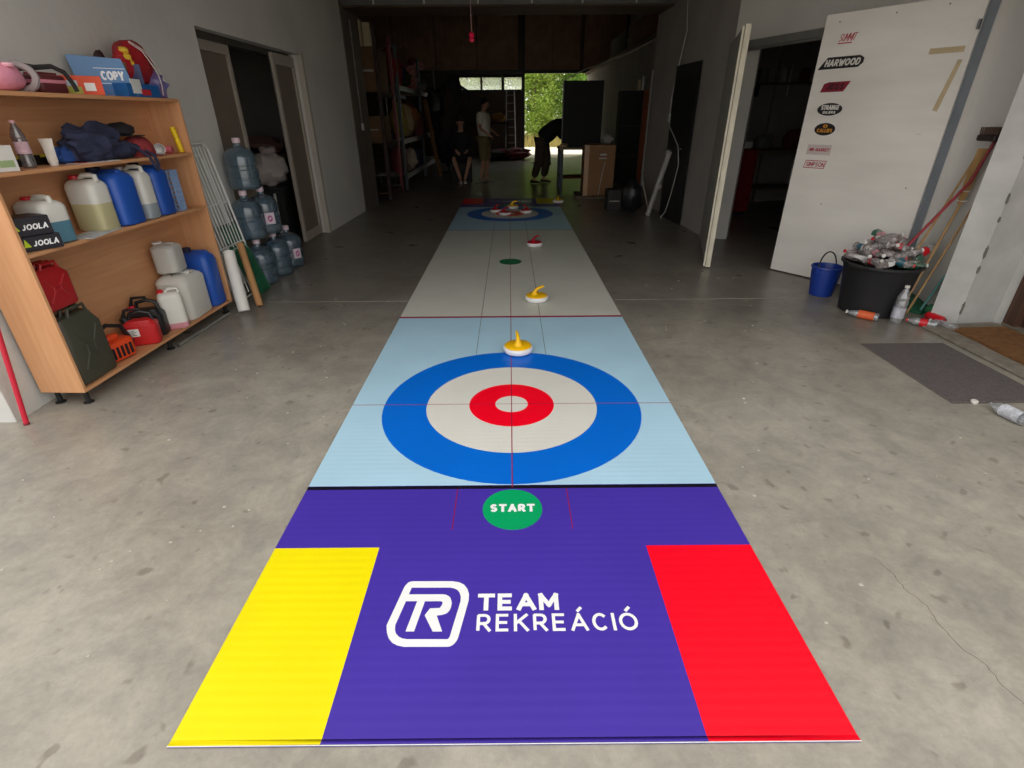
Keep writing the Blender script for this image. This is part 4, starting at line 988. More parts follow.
sticker('maroon_sticker', [(.09, 1.62), (.29, 1.622), (.335, 1.70), (.15, 1.697), (.11, 1.685)], ink_d); txt('JEGS', .13, .28, 1.64, 1.685, .010, ink_k, sl=.3)
sticker('black_oval_sticker', oval(.212, 1.486, .110, .050), ink_k); txt('STRANGE', .135, .29, 1.482, 1.520, .009, ink_w, sl=.1); txt('OILERS', .155, .27, 1.452, 1.472, .006, ink_w, sl=.1)
sticker('black_orange_oval_sticker', oval(.212, 1.327, .093, .051), ink_k); txt('CALLIES', .145, .28, 1.302, 1.332, .008, ink_o, sl=.1)
mb = MB(); 
for k in range(20):
    a, b = 2 * PI * k / 20, 2 * PI * (k + 1) / 20
    mb.add([LPn(.212 + r_ * 1.5 * math.cos(q), 1.352 + r_ * math.sin(q), .0006) for q, r_ in ((a, .006), (b, .006), (b, .014), (a, .014))], [(0, 1, 2, 3)])
mb.build('ring_mark', ink_o, lf, smooth=False)
sticker('white_sticker', quad(.095, .315, 1.115, 1.20), M('sticker_pinkish', srgb(204, 190, 186), rough=.5)); txt('MR GASKET', .115, .295, 1.145, 1.172, .006, ink_r, sl=.3)
sticker('red_white_sticker', [(.095, 1.0), (.29, 1.0), (.305, 1.068), (.11, 1.068)], ink_r); sticker('white_inset', [(.101, 1.006), (.286, 1.006), (.299, 1.062), (.115, 1.062)], ink_w, .0005); txt('SIMPSON', .115, .285, 1.015, 1.053, .006, ink_r, z=.0008)
MB().box(Lg - .012, Lg + .002, -.05, -.022, 1.98, 2.04).build('hinge_bolt', M('dull_steel', srgb(120, 120, 120), rough=0.4, metal=0.8), lf, smooth=False)
for x, z in ((.12, 2.14), (.55, 2.15), (.9, 2.16), (1.0, .9), (.35, .7)): MB().lathe([(.006, 0), (.006, .003), (0, .003)], 8).build('screw_head', M('dull_steel', srgb(120, 120, 120), rough=0.4, metal=0.8), lf, loc=(x, -.0225, z), rot=(PI / 2, 0, 0))

# bucket
t = thing('bucket', 'blue plastic bucket with black handle beside the black tub', 'bucket', (2.80, 4.50, 0), .5)
bl = M('bucket_blue', srgb(24, 58, 150), rough=.4)
MB().lathe([(.085, 0), (.092, .004), (.118, .20), (.118, .24), (.126, .243), (.130, .25), (.126, .262), (.120, .262), (.113, .24), (.086, .012), (0, .012)], 30).build('bucket_body', bl, t)
MB().tube([(.127 * math.cos(a), .02 * math.sin(a), .245 + .135 * math.sin(a)) for a in [PI * k / 16 for k in range(17)]], .006, 8).build('handle', black_m, t)
for sx in (-1, 1): MB().box(sx * .126 - .012, sx * .126 + .012, -.018, .018, .215, .262, .004).build('handle_lug', bl, t)
# tub
TC = (2.965, 4.075)
t = thing('tub', 'large black rubber tub heaped with crushed bottles by the white door', 'tub', (*TC, 0), .4)
MB().lathe([(.20, 0), (.215, .006), (.262, .36), (.275, .385), (.287, .39), (.287, .405), (.272, .408), (.262, .40), (.205, .02), (0, .02)], 36).build('tub_body', M('tub_black', srgb(30, 30, 33), rough=.55, vary=.15, scale=10), t)
for s_ in (-1, 1): MB().tube([(s_ * .27, -.07, .392), (s_ * .315, -.06, .40), (s_ * .325, 0, .403), (s_ * .315, .06, .40), (s_ * .27, .07, .392)], .013, 8).build('tub_handle', M('tub_black', srgb(30, 30, 33)), t)
# crushed bottles and cans heaped in it
random.seed(11)
can_m = M('aluminium', srgb(170, 168, 168), rough=.3, metal=.85); cocar = M('cola_red', srgb(196, 24, 36), rough=.35); gpet = clear_mat('green_pet', (.25, .5, .35, 1), (.1, .3, .2, 1), .4, .1)
labs = [None, M('lab_red', srgb(180, 44, 54), vary=.4, scale=40), M('lab_white', srgb(214, 212, 210)), M('lab_teal', srgb(40, 96, 112)), None, M('lab_pink', srgb(206, 140, 150)), None]
def can(label, loc, rot, m_, group=None, h=.115, r=.031):
    t = thing('drink_can', label, 'can', loc, rot=rot, group=group)
    MB().lathe([(r * .75, 0), (r, .008), (r, h - .012), (r * .8, h)], 16).build('can_body', m_, t)
    MB().lathe([(r * .8, h), (r * .78, h + .002), (r * .7, h - .002), (0, h - .002)], 16).build('can_top', can_m, t)
    return t
GR = 'crushed bottles and cans heaped in the black tub'
k = 0
for ring, (n_, rad, zz) in enumerate(((13, .21, .42), (11, .16, .475), (8, .10, .53), (5, .05, .575))):
    for j in range(n_):
        a = 2 * PI * j / n_ + ring * .5 + random.uniform(-.15, .15)
        x, y = TC[0] + rad * math.cos(a), TC[1] + rad * math.sin(a)
        yaw = a + PI / 2 + random.uniform(-.9, .9); tilt = PI / 2 + random.uniform(-.45, .25)
        hh = random.uniform(.15, .22); d_ = Vector((math.sin(tilt) * math.cos(yaw), math.sin(tilt) * math.sin(yaw), math.cos(tilt)))
        pos = Vector((x, y, zz + random.uniform(-.01, .03))) - d_ * hh / 2
        e_ = d_.to_track_quat('Z', 'Y').to_euler()
        kk = k % 7
        if k % 9 == 4: can('crushed drink can lying in the heap of bottles in the tub', pos, e_, can_m, GR)
        else:
            lb = labs[kk]; nm = {0: None, 1: 'red', 2: 'white', 3: 'teal', 4: None, 5: 'pink', 6: None}[kk]
            lbl = 'crushed clear bottle without label in the heap in the tub' if nm is None else 'crushed bottle with %s label in the heap in the tub' % nm
            bottle(lbl, pos, rot=e_, h=hh, r=.034, body=petc if k % 11 else gpet, capm=cap_w if k % 5 else cap_r, lab=lb, crush=.55, seed=k * 1.3, group=GR)
        k += 1
t = bottle('cola bottle with red label sticking out of the right side of the tub', (3.14, 4.02, .44), rot=Vector((.80, .30, .30)).to_track_quat('Z', 'Y').to_euler(), h=.27, r=.034, body=pet, capm=black_m, lab=cocar)
# bottles around the tub
bottle('clear empty water bottle standing in front of the tub', (3.005, 3.785, 0), .3, h=.30, r=.042, body=pet, capm=cap_w, lab=M('lab_silver', srgb(186, 186, 196), vary=.3, scale=40), labz=(.15, .42))
def lying(label, p, q, r, **k):
    d_ = Vector(q) - Vector(p); h_ = d_.length
    return bottle(label, (q[0], q[1], r + .002), rot=(Vector(p) - Vector(q)).to_track_quat('Z', 'Y').to_euler(), h=h_, r=r, **k)
lying('small bottle with orange label lying in front of the tub', (2.705, 3.955, 0), (2.875, 3.80, 0), .032, body=pet, capm=cap_w, lab=M('lab_orange', srgb(214, 96, 50), vary=.15), labz=(.12, .60))
lying('cola bottle with red label lying beside the standing water bottle', (3.06, 3.76, 0), (3.21, 3.63, 0), .031, body=pet, capm=cocar, lab=cocar)
can('red drink can lying on the floor by the pier', (3.30, 3.86, .033), Vector((.1, -.75, 0.0)).to_track_quat('Z', 'Y').to_euler(), cocar, h=.15)
lying('clear crushed bottle lying by the red can near the pier', (3.235, 3.75, 0), (3.30, 3.55, 0), .03, body=pet, capm=cap_w, crush=.3, seed=3)
lying('clear bottle with white label lying on the floor near the dark doormat', (2.625, 2.455, 0), (2.665, 2.265, 0), .033, body=pet, capm=None, lab=M('lab_silver2', srgb(200, 202, 210), vary=.4, scale=50), labz=(.12, .62))
t = thing('bottle_cap', 'loose white bottle cap on the floor by the lying bottle', 'bottle cap', (2.605, 2.515, 0))
MB().lathe([(.017, 0), (.018, .002), (.018, .014), (.015, .017), (0, .017)], 14).build('cap_body', cap_w, t)
t = thing('green_dustpan', 'dark green plastic dustpan in the corner by the brooms', 'dustpan', (3.355, 4.09, 0), .6)
MB().loft([[(-.11, -.10, .003), (.11, -.10, .003), (.11, -.10, .012), (-.11, -.10, .012)], [(-.12, .08, .003), (.12, .08, .003), (.12, .08, .10), (-.12, .08, .10)]]).build('pan', grn, t, smooth=False)
MB().lathe([(.035, 0), (.055, .03), (.055, .05), (.03, .075), (0, .08)], 14, (-.02, -.14, .0)).build('green_ball', M('green_foil', srgb(60, 130, 90), rough=.35), t)
t = thing('teal_stick', 'short teal stick leaning in the corner by the pier', 'stick', (0, 0, 0))
MB().tube([(3.34, 3.995, .01), (3.485, 4.05, .30)], .009, 8).build('stick_body', M('teal_paint', srgb(90, 150, 146)), t)
# brooms
pine = wood('pine_stick', srgb(150, 116, 74), srgb(184, 150, 104), .6)
t = thing('red_broom', 'broom with red handle and dark head up, standing in the corner', 'broom', (0, 0, 0))
MB().tube([(3.045, 4.02, .49), (3.385, 4.03, 1.0), (3.46, 4.04, 1.27)], .011, 10).build('broom_handle', M('broom_red', srgb(140, 30, 42), rough=.45), t)
m_ = MB(); m_.box(3.38, 3.495, 3.96, 4.12, 1.27, 1.315, .008); m_.build('broom_head', M('dark_brown_plastic', srgb(44, 30, 28), rough=.6), t)
m_ = MB()
for a in range(10):
    for b in range(4): m_.tube([(3.395 + b * .03, 3.97 + a * .0155, 1.31), (3.39 + b * .033, 3.965 + a * .0165, 1.36)], .006, 4)
tag(m_.build('bristles', M('bristle_tan', srgb(80, 60, 50), rough=.9), t), kind='stuff')
t = thing('straw_broom', 'upturned straw broom with wooden handle in the corner', 'broom', (0, 0, 0))
MB().tube([(3.19, 4.01, .005), (3.42, 4.08, .86)], .011, 10).build('broom_handle', pine, t)
m_ = MB()
for a in range(26):
    q = a * 2.4; r0 = .012; r1 = .03 * math.sqrt((a + 1) / 26)
    m_.tube([(3.415 + r0 * math.cos(q), 4.085 + r0 * math.sin(q), .84), (3.43 + r1 * math.cos(q), 4.09 + r1 * math.sin(q), 1.0), (3.445 + r1 * .9 * math.cos(q), 4.095 + r1 * math.sin(q), 1.22)], .006, 4)
tag(m_.build('straw', M('straw', srgb(170, 134, 84), rough=.9, vary=.25), t), kind='stuff')
m_ = MB()
for z in (.86, .93): m_.tube([(3.424 + .034 * math.cos(a), 4.087 + .034 * math.sin(a), z) for a in [2 * PI * k / 12 for k in range(12)]], .004, 5, closed=True)
m_.build('binding', cap_w, t)
for i, (p, q, lb) in enumerate((((3.13, 4.02, .4), (3.485, 4.18, 1.16), 'thin bare wooden stick leaning above the tub'), ((3.235, 3.99, .004), (3.46, 4.0, .86), 'wooden stick leaning in the corner nearest the pier'))):
    t = thing('wooden_stick', lb, 'stick', (0, 0, 0)); MB().tube([p, q], .009, 8).build('stick_body', pine, t)
# mats
t = thing('door_mat', 'dark grey ribbed floor mat in front of the wooden door', 'mat', (2.75, 2.93, 0))
dm = mat('dark_mat', srgb(98, 90, 90), rough=.95, vary=.25, scale=60, bump=.8, bscale=120)
MB().box(-.26, .30, -.41, .42, .0005, .006, .002).build('pile', dm, t, smooth=False)
MB().box(-.275, .315, -.425, .435, .0003, .0035, .001).build('mat_border', M('mat_edge', srgb(96, 90, 84), rough=.8), t, smooth=False)
struct(MB().box(3.13, 3.735, 2.2, 3.70, 0.0, .02, .006).build('trim_9', mat('rough_threshold', srgb(132, 124, 112), rough=.95, vary=.3, scale=14, bump=1.0, bscale=30), smooth=False))
t = thing('coir_mat', 'brown coir doormat with wavy edge at the wooden door', 'mat', (3.46, 3.12, .0205))
random.seed(5); pts = []
for (x0, y0), (x1, y1) in (((-.21, -.55), (.21, -.55)), ((.21, -.55), (.22, .46)), ((.22, .46), (-.18, .46)), ((-.18, .46), (-.21, -.55))):
    for k in range(8): pts.append((x0 + (x1 - x0) * k / 8 + random.uniform(-.006, .006), y0 + (y1 - y0) * k / 8 + random.uniform(-.006, .006)))
MB().poly(pts, 0, .016).build('coir_pile', mat('coir', srgb(128, 86, 44), rough=1.0, vary=.3, scale=30, bump=1.0, bscale=160), t, smooth=False)

# small chips of debris on the floor
random.seed(21)
dbm = M('debris', srgb(190, 184, 172), rough=.8)
m_ = MB()
for k in range(90):
    side = random.choice((-1, 1)); x = side * random.uniform(1.0, 2.3); y = random.uniform(.8, 5.2); s_ = random.uniform(.002, .007)
    m_.box(x - s_, x + s_, y - s_ * .7, y + s_ * .7, 0, .002)
tag(m_.build('floor_debris', dbm, smooth=False), 'tiny pale chips of debris scattered over the concrete floor', 'debris', kind='stuff')

# things on the right wall, further in
t = thing('wrapped_pole', 'short white wrapped pole leaning against the right wall by the black door', 'pole', (0, 0, 0))
MB().tube([(2.24, 8.70, .01), (2.335, 8.62, .5), (2.43, 8.54, .96)], .038, 10).build('pole_body', mat('white_wrap', srgb(186, 184, 180), rough=.5, vary=.2, scale=20), t)
for z, x in ((.45, 2.325), (.93, 2.42)): MB().blob((x + .02, 8.62, z), .05, .045, .05, 10, 7, .1, 2, z).build('wrap_fold', M('white_wrap2', srgb(196, 194, 190), rough=.5), t)
t = thing('wall_cable', 'thin white cable with a small socket hanging down the right wall', 'cable', (0, 0, 0))
MB().tube([(2.50, 8.82, 2.86), (2.495, 8.66, 2.5), (2.46, 8.72, 2.1), (2.45, 8.86, 1.7), (2.45, 8.88, 1.42), (2.44, 8.7, 1.27), (2.43, 8.15, 1.05), (2.43, 8.02, .8), (2.43, 8.2, .4), (2.43, 8.4, .1), (2.38, 8.45, .012), (2.36, 8.3, .012)], .006, 6).build('cord', M('white_pvc', srgb(200, 200, 196)), t)
MB().box(2.44, 2.475, 8.83, 8.92, 1.36, 1.47, .006).build('socket', M('white_pvc', srgb(200, 200, 196)), t)
t = thing('pendant_lamp', 'small red pull switch hanging from the ceiling on a thin cord', 'pull switch', (-.42, 7.0, 0))
MB().tube([(0, 0, 3.05), (0, 0, 2.27)], .0035, 6).build('cord', M('pale_cord', srgb(190, 150, 150)), t)
MB().lathe([(.016, 2.20), (.028, 2.205), (.030, 2.23), (.022, 2.245), (.030, 2.26), (.026, 2.285), (.008, 2.30)], 14).build('pull_knob', M('signal_red', srgb(240, 30, 80), rough=.4), t)

# ================================================================== THE HALL BEYOND
def col(n, r, g, b, **k): return M('hall_' + n, srgb(r, g, b), rough=k.pop('rough', .8), vary=.15, **k)
steel_b = col('blue_rack', 40, 48, 56, rough=.5); board = col('pale_board', 170, 160, 148); redpaint = col('red_post', 110, 18, 28, rough=.5)
def rack(label, x0, x1, y0, y1, levels, H_, pm, posts=None, brd=None):
    t = thing('storage_rack', label, 'rack', (x1, y0, 0))
    W, L_ = x0 - x1, y1 - y0
    n = 2 if L_ < 2 else 3
    for i in range(n):
        y = L_ * i / (n - 1)
        for x in (0, W):
            MB().box(min(x, x + .06 * (1 if x < 0 else -1)), max(x, x + .06 * (1 if x < 0 else -1)), y - .03, y + .03, 0, H_).build('post', posts if (posts and i == 1 and x == 0) else pm, t, smooth=False)
    for z in levels:
        MB().box(W + .03, -.03, .02, L_ - .02, z, z + .025).build('shelf_board', brd or board, t, smooth=False)
        for x in (-.045, W + .015): MB().box(x, x + .03, 0, L_, z - .075, z - .001).build('cross_beam', pm, t, smooth=False)
    return t
rack('long blue steel rack full of gear on the left of the hall', -3.25, -2.28, 12.35, 18.2, (.28, 1.0, 2.02), 2.75, steel_b)
rack('near brown steel rack with one red post just behind the left column', -3.5, -2.32, 10.75, 12.0, (.1, 1.0, 1.85), 2.85, col('rack_brown', 60, 44, 38), redpaint, col('brown_shelf', 96, 66, 46))
def item(name, label, cat, x, y, z, rx, ry, rz, m, amp=.15, seed=1.0, shape='blob', group=None):
    t = thing(name, label, cat, (x, y, z), group=group)
    if shape == 'blob': MB().blob((0, 0, rz * .96), rx, ry, rz, 14, 9, amp, 2.0, seed, flat=rz * .955).build(name + '_body', m, t)
    elif shape == 'drum':
        MB().lathe([(rx * .96, 0), (rx, .02), (rx, rz * .64), (rx * 1.03, rz * .66), (rx * 1.03, rz * .70), (rx, rz * .72), (rx, rz * 1.36), (rx * 1.03, rz * 1.38), (rx * 1.03, rz * 1.42), (rx, rz * 1.44), (rx, rz * 1.98), (rx * .96, rz * 2)], 18).build(name + '_body', m, t)
    else:
        MB().rbox(rx * 2, ry * 2, 0, rz * 2, r=.02, e=.01).build(name + '_body', m, t)
        MB().box(-rx * .7, rx * .7, -ry - .004, -ry + .002, rz * .9, rz * 1.0).build('tape', board, t, smooth=False)
    return t
cb_ = col('cardboard', 116, 86, 60)
item('cardboard_box', 'large brown box on the top board of the near brown rack', 'box', -2.66, 11.3, 1.876, .3, .4, .34, cb_, shape='box')
item('cardboard_box', 'brown box on the middle board of the near brown rack', 'box', -2.7, 11.3, 1.026, .3, .35, .22, cb_, shape='box')
t = thing('paper_packs', 'cream printed pack standing on top of the large brown box', 'pack', (-2.58, 10.98, 2.576))
for i, x in enumerate((-.10, .06)): MB().box(x - .06, x + .07, -.03, .05, 0, .40 - .05 * i).build('pack', col('cream_pack', 210, 196, 160), t, smooth=False)
item('red_tarpaulin', 'bright red tarpaulin bundle behind the near brown rack', 'tarpaulin', -2.45, 12.6, 2.05, .22, .45, .33, col('bright_red', 130, 22, 26), .25, 3)
item('blue_bag', 'dark blue bag at the near end of the long rack top board', 'bag', -2.62, 13.35, 2.047, .30, .34, .27, col('royal_blue', 32, 44, 120), .18, 5)
item('green_bag', 'dark green bag in the middle of the long rack top board', 'bag', -2.62, 14.25, 2.047, .28, .42, .24, col('dark_green', 44, 58, 44), .2, 6)
item('red_bag', 'red and white bag on the long rack top board', 'bag', -2.6, 15.3, 2.047, .3, .5, .28, mat('hall_red_white', srgb(176, 40, 36), rough=.8, vary=.4, scale=9, dark=srgb(200, 186, 176)), .25, 7)
item('black_bag', 'black bag at the far end of the long rack top board', 'bag', -2.62, 16.6, 2.047, .3, .6, .25, black_m, .25, 8)
item('red_ski', 'long red padded roll lying over the bags on the rack', 'roll', -2.45, 16.0, 2.60, .12, 1.1, .10, col('bright_red', 176, 26, 30), .12, 9)
item('yellow_sack', 'dull yellow sack at the near end of the middle rack board', 'sack', -2.5, 13.0, 1.027, .22, .22, .34, col('dull_yellow', 158, 140, 60), .12, 10)
item('beige_sack', 'beige sack beside the dull yellow sack on the rack', 'sack', -2.5, 13.65, 1.027, .24, .26, .38, col('beige', 172, 150, 110), .12, 11)
item('brown_sack', 'orange brown sack behind the beige sack on the rack', 'sack', -2.5, 14.5, 1.027, .24, .3, .40, col('orange_brown', 150, 96, 50), .14, 12)
item('red_crate', 'dark red crate on the middle rack board', 'crate', -2.55, 15.4, 1.027, .26, .34, .26, col('dark_red', 110, 32, 36), shape='box')
item('white_bundle', 'pale crumpled bundle on the bottom board of the long rack', 'bundle', -2.5, 13.7, .307, .24, .3, .24, col('pale_cloth', 176, 160, 140), .28, 13)
item('red_drum', 'dark red drum on the bottom board of the long rack', 'drum', -2.55, 12.9, .307, .2, .2, .25, col('dark_red', 110, 32, 36), shape='drum')
item('blue_crate', 'dark blue crate at the far end of the bottom rack board', 'crate', -2.6, 14.8, .307, .28, .36, .2, col('slate', 40, 48, 70), shape='box')
t = thing('orange_board', 'orange brown plank leaning against the long rack', 'plank', (0, 0, 0)); MB().tube([(-1.86, 14.9, .02), (-2.18, 15.2, 1.85)], .06, 4).build('plank_body', col('orange_wood', 120, 84, 50), t)
# heap of dark clothing and bags hanging on a stand beyond the rack
t = thing('clothes_stand', 'tall black stand hung with dark coats and bags beyond the rack', 'clothes stand', (-1.75, 16.2, 0))
MB().cyl((0, 0, .02), (0, 0, 2.35), .03, n=8).build('pole', steel_b, t)
MB().lathe([(.4, 0), (.4, .02), (.05, .05)], 16).build('base', black_m, t)
dk = [black_m, col('charcoal', 36, 36, 42), col('dark_plum', 54, 34, 40), col('dark_navy', 28, 32, 50)]
random.seed(9)
for k in range(11):
    a = k * 2.4; z = .55 + (k % 6) * .30
    MB().blob((.26 * math.cos(a), .26 * math.sin(a), z), .24, .22, .38, 12, 8, .25, 2, k).build('hanging_coat', dk[k % 4], t)
MB().tube([(.30, 0, 1.95), (.42, 0, 2.18), (.62, 0, 2.05), (.68, 0, 1.80)], .05, 8).build('hood', dk[1], t)
# hand truck wheels by the column
t = thing('hand_truck', 'small grey hand truck with two wheels on the floor behind the left column', 'hand truck', (-2.62, 12.15, 0), .5)
MB().box(-.22, .22, -.14, .14, .10, .13).build('deck', col('grey_metal', 120, 120, 118, rough=.5), t, smooth=False)
for sx in (-1, 1): MB().lathe([(.03, -.02), (.095, -.02), (.10, 0), (.095, .02), (.03, .02)], 18).build('wheel', rubber, t, loc=(sx * .24, 0, .10), rot=(0, PI / 2, 0))
MB().tube([(.16, .14, .12), (.18, .18, .35), (-.18, .18, .35), (-.16, .14, .12)], .013, 8).build('handle', col('grey_metal', 120, 120, 118), t)

# right side of the hall
t = thing('cardboard_carton', 'tall brown cardboard carton with white strapping at the end of the table', 'box', (1.71, 10.95, .06), -.04)
MB().box(-.27, .30, -.32, .32, 0, .90, .004).build('carton', mat('hall_carton', srgb(150, 112, 78), rough=.85, vary=.12, scale=5), t, smooth=False)
MB().box(-.275, -.19, -.325, -.318, 0, .90).build('corner_tape', col('tan_tape', 190, 150, 110, rough=.4), t, smooth=False)
MB().tube([(.12, -.326, .62), (.06, -.327, .3), (.03, -.327, .0)], .006, 5).build('strap', col('white_strap', 200, 200, 196), t)
m_ = MB(); m_.box(.02, .14, -.3225, -.3205, .72, .75).box(.0, .15, -.3225, -.3205, .66, .68).build('print', col('white_strap', 200, 200, 196), t, smooth=False)
t = thing('pallet', 'low wooden pallet under the tall cardboard carton', 'pallet', (1.71, 10.95, 0), -.04)
for k in range(5): MB().box(-.40 + k * .165, -.28 + k * .165, -.38, .38, .04, .058).build('slat', col('pallet_wood', 110, 96, 80), t, smooth=False)
for y in (-.36, 0, .30): MB().box(-.40, .40, y, y + .06, 0, .04).build('bearer', col('pallet_wood', 110, 96, 80), t, smooth=False)
t = thing('work_table', 'dark work table with pale edge behind the cardboard carton', 'table', (1.55, 12.1, 0))
MB().box(-.50, .55, -.35, .45, .82, .86).build('table_top', col('table_top', 150, 136, 116), t, smooth=False)
for x in (-.45, .50):
    for y in (-.3, .4): MB().box(x - .03, x + .03, y - .03, y + .03, 0, .82).build('leg', steel_b, t, smooth=False)
MB().box(-.45, .5, -.25, .35, .25, .28).build('lower_shelf', col('dark_red', 110, 32, 36), t, smooth=False)
t = thing('black_board', 'large black board standing upright on the work table', 'board', (1.50, 12.05, .861))
MB().box(-.38, .43, 0, .03, 0, 1.22).build('panel', M('hall_black', srgb(12, 12, 12), rough=.7), t, smooth=False)
MB().box(-.40, -.38, -.005, .035, 0, 1.23).build('frame_edge', col('grey_metal', 120, 120, 118), t, smooth=False)
item('white_packet', 'pale crumpled packet on top of the cardboard carton', 'packet', 1.88, 10.95, .961, .12, .12, .09, col('pale_cloth2', 150, 146, 140), .25, 3)
item('glove_pair', 'beige work gloves lying on the left edge of the table', 'gloves', 1.13, 11.85, .861, .09, .07, .04, col('beige', 172, 150, 110), .25, 4)
# tall cabinet with orange edge and things in front
t = thing('tall_cabinet', 'tall black cabinet with orange wood edge against the right wall', 'cabinet', (2.75, 13.0, 0)); t.scale = (1.4, 1, 1.03)
MB().box(-.22, .13, -.18, .18, .05, 1.87, .004).build('cabinet_body', M('hall_black', srgb(20, 20, 20), rough=.6), t, smooth=False)
MB().box(.13, .22, -.19, .18, 0, 1.88, .003).build('side_panel', wood('orange_wood_edge', srgb(120, 56, 24), srgb(166, 84, 40), .5), t, smooth=False)
for z in (.6, 1.2): MB().box(-.215, .125, -.185, -.175, z, z + .012).build('door_gap', col('grey_metal2', 70, 66, 62), t, smooth=False)
item('dark_sack', 'black sack standing on the floor in front of the tall cabinet', 'sack', 2.06, 9.12, 0, .18, .16, .25, M('black_plastic_sack', srgb(34, 34, 38), rough=.4), .15, 6)
item('dark_basket', 'dark crate with pale bottles left of the black sack', 'crate', 1.77, 9.3, 0, .12, .14, .17, col('grey_dark', 50, 48, 48), shape='box')
t = thing('paint_roller', 'thin pale stick leaning by the black sack', 'stick', (0, 0, 0)); MB().tube([(2.33, 8.98, .005), (2.22, 9.25, .50)], .012, 6).build('stick_body', col('pale_board', 170, 160, 148), t)
t = thing('foil_tubes', 'pale yellow and white tubes standing on the tall cabinet', 'tubes', (2.88, 13.0, 1.942))
for dx, h_, m_ in ((-.03, .2, col('cream_pack', 210, 196, 160)), (.05, .26, col('white_strap', 200, 200, 196)), (.11, .17, col('grey_metal', 120, 120, 118))): MB().lathe([(.03, 0), (.03, h_), (.0, h_)], 10, (dx, 0, 0)).build('tube', m_, t)
t = thing('wall_pipe', 'pale vertical pipe at the end of the right wall before the tall cabinet', 'pipe', (2.435, 10.15, 0)); MB().tube([(0, 0, 0), (0, 0, 2.12)], .02, 8).build('pipe_body', col('pipe_grey', 140, 138, 132), t)
for z in (.5, 1.6): MB().box(-.025, .03, -.03, .03, z, z + .03).build('pipe_clip', clipm, t, smooth=False)
# ledge goods along the right wall
struct(MB().box(2.98, 3.30, 10.4, 23.4, 2.86, 2.94).build('trim_lit_corner0', beam_m, smooth=False))
for i, (y, l, h_, c) in enumerate(((10.9, .5, .2, cb_), (12.0, .5, .26, col('brown_roll', 110, 70, 48)), (13.2, .6, .2, col('dark_red', 110, 32, 36)), (14.8, .8, .24, cb_), (17.0, 1.1, .22, col('grey_dark', 50, 48, 48)))):
    item('ledge_box', ['brown carton at the near end of the high right ledge', 'rust brown carton second along the high right ledge', 'dark red carton on the high right ledge', 'long brown carton in the middle of the high right ledge', 'dark grey carton at the far end of the high right ledge'][i], 'box', 3.18, y + .3, 3.0005, .10, l, h_, c, shape='box')
t = thing('ceiling_cable', 'thin pale cable running from the black board up to the right ledge', 'cable', (0, 0, 0))
MB().tube([(1.12, 12.0, 2.095), (1.5, 11.6, 2.25), (2.3, 11.2, 2.50), (2.98, 10.75, 2.84)], .010, 6).build('cord', col('pale_board', 170, 160, 148), t)
# ladder and red heap at the gable
t = thing('ladder', 'aluminium ladder leaning beside the gateway at the back', 'ladder', (.05, 22.6, 0))
def lp(x, z): return (x, .62 * z / 2.35, z)
for s_ in (-1, 1): MB().tube([lp(s_ * .20, 0), lp(s_ * .15, 2.33)], .026, 4).build('side_rail', col('alu', 170, 172, 174, rough=.4, metal=.2), t)
for k in range(8): MB().tube([lp(-.19 + k * .005, .22 + k * .28), lp(.19 - k * .005, .22 + k * .28)], .017, 6).build('rung', col('alu', 170, 172, 174), t)
item('red_sheet_heap', 'heap of dark red and green sheets on the floor under the ladder', 'heap', .05, 21.3, 0, .72, .5, .20, mat('hall_red_heap', srgb(150, 30, 52), rough=.8, vary=.5, scale=3, dark=srgb(30, 44, 34)), .25, 2)
item('green_sheet_heap', 'dark green folded sheet on the floor left of the red heap', 'heap', -.62, 21.0, 0, .5, .4, .16, col('dark_green', 44, 58, 44), .2, 4)
item('yellow_bag', 'mustard bag hanging beside the ladder', 'bag', -.42, 22.8, 1.25, .30, .1, .16, col('mustard', 170, 130, 50), .2, 3).location.z = 1.25
t = thing('tool_bench', 'dark bench against the back wall carrying the mustard bag', 'bench', (-1.0, 23.0, 0))
MB().box(-1.2, 1.0, -.4, .4, 1.18, 1.249).build('bench_top', col('grey_dark', 50, 48, 48), t, smooth=False)
for x in (-1.15, .92):
    for y in (-.35, .33): MB().box(x - .04, x + .04, y - .03, y + .03, 0, 1.18).build('leg', col('grey_dark', 50, 48, 48), t, smooth=False)
item('dark_shoes', 'dark bundle on the floor at the gateway', 'bundle', 1.05, 18.2, 0, .3, .14, .07, black_m, .25, 2)

# workshop seen through the right doorway
t = thing('tool_cabinet', 'red tool cabinet just inside the right doorway', 'cabinet', (3.58, 8.9, 0))
MB().box(-.25, .25, -.25, .25, .06, .98, .01).build('cabinet_body', col('tool_red', 130, 20, 28, rough=.4), t, smooth=False)
for k in range(5): MB().box(-.23, .23, -.262, -.25, .12 + k * .17, .26 + k * .17, .004).build('drawer', col('tool_red', 130, 20, 28), t, smooth=False)
for x in (-.2, .2): MB().lathe([(.0, 0), (.03, .0), (.03, .058)], 10, (x, -.2, 0)).build('castor', rubber, t)
item('white_box', 'white box lying on the red tool cabinet', 'box', 3.62, 8.85, .981, .15, .1, .05, col('white_strap', 200, 200, 196), shape='box')
t = thing('work_bench', 'dark workbench across the back of the right workshop', 'bench', (5.0, 9.7, 0))
MB().box(-1.0, 1.6, -.4, .35, .86, .92).build('bench_top', col('bench_wood', 100, 80, 64), t, smooth=False)
for x in (-.95, 1.5):
    for y in (-.35, .28): MB().box(x - .04, x + .04, y - .04, y + .04, 0, .86).build('leg', steel_b, t, smooth=False)
MB().box(-.95, 1.5, -.3, .3, .3, .33).build('lower_shelf', col('bench_wood', 100, 80, 64), t, smooth=False)
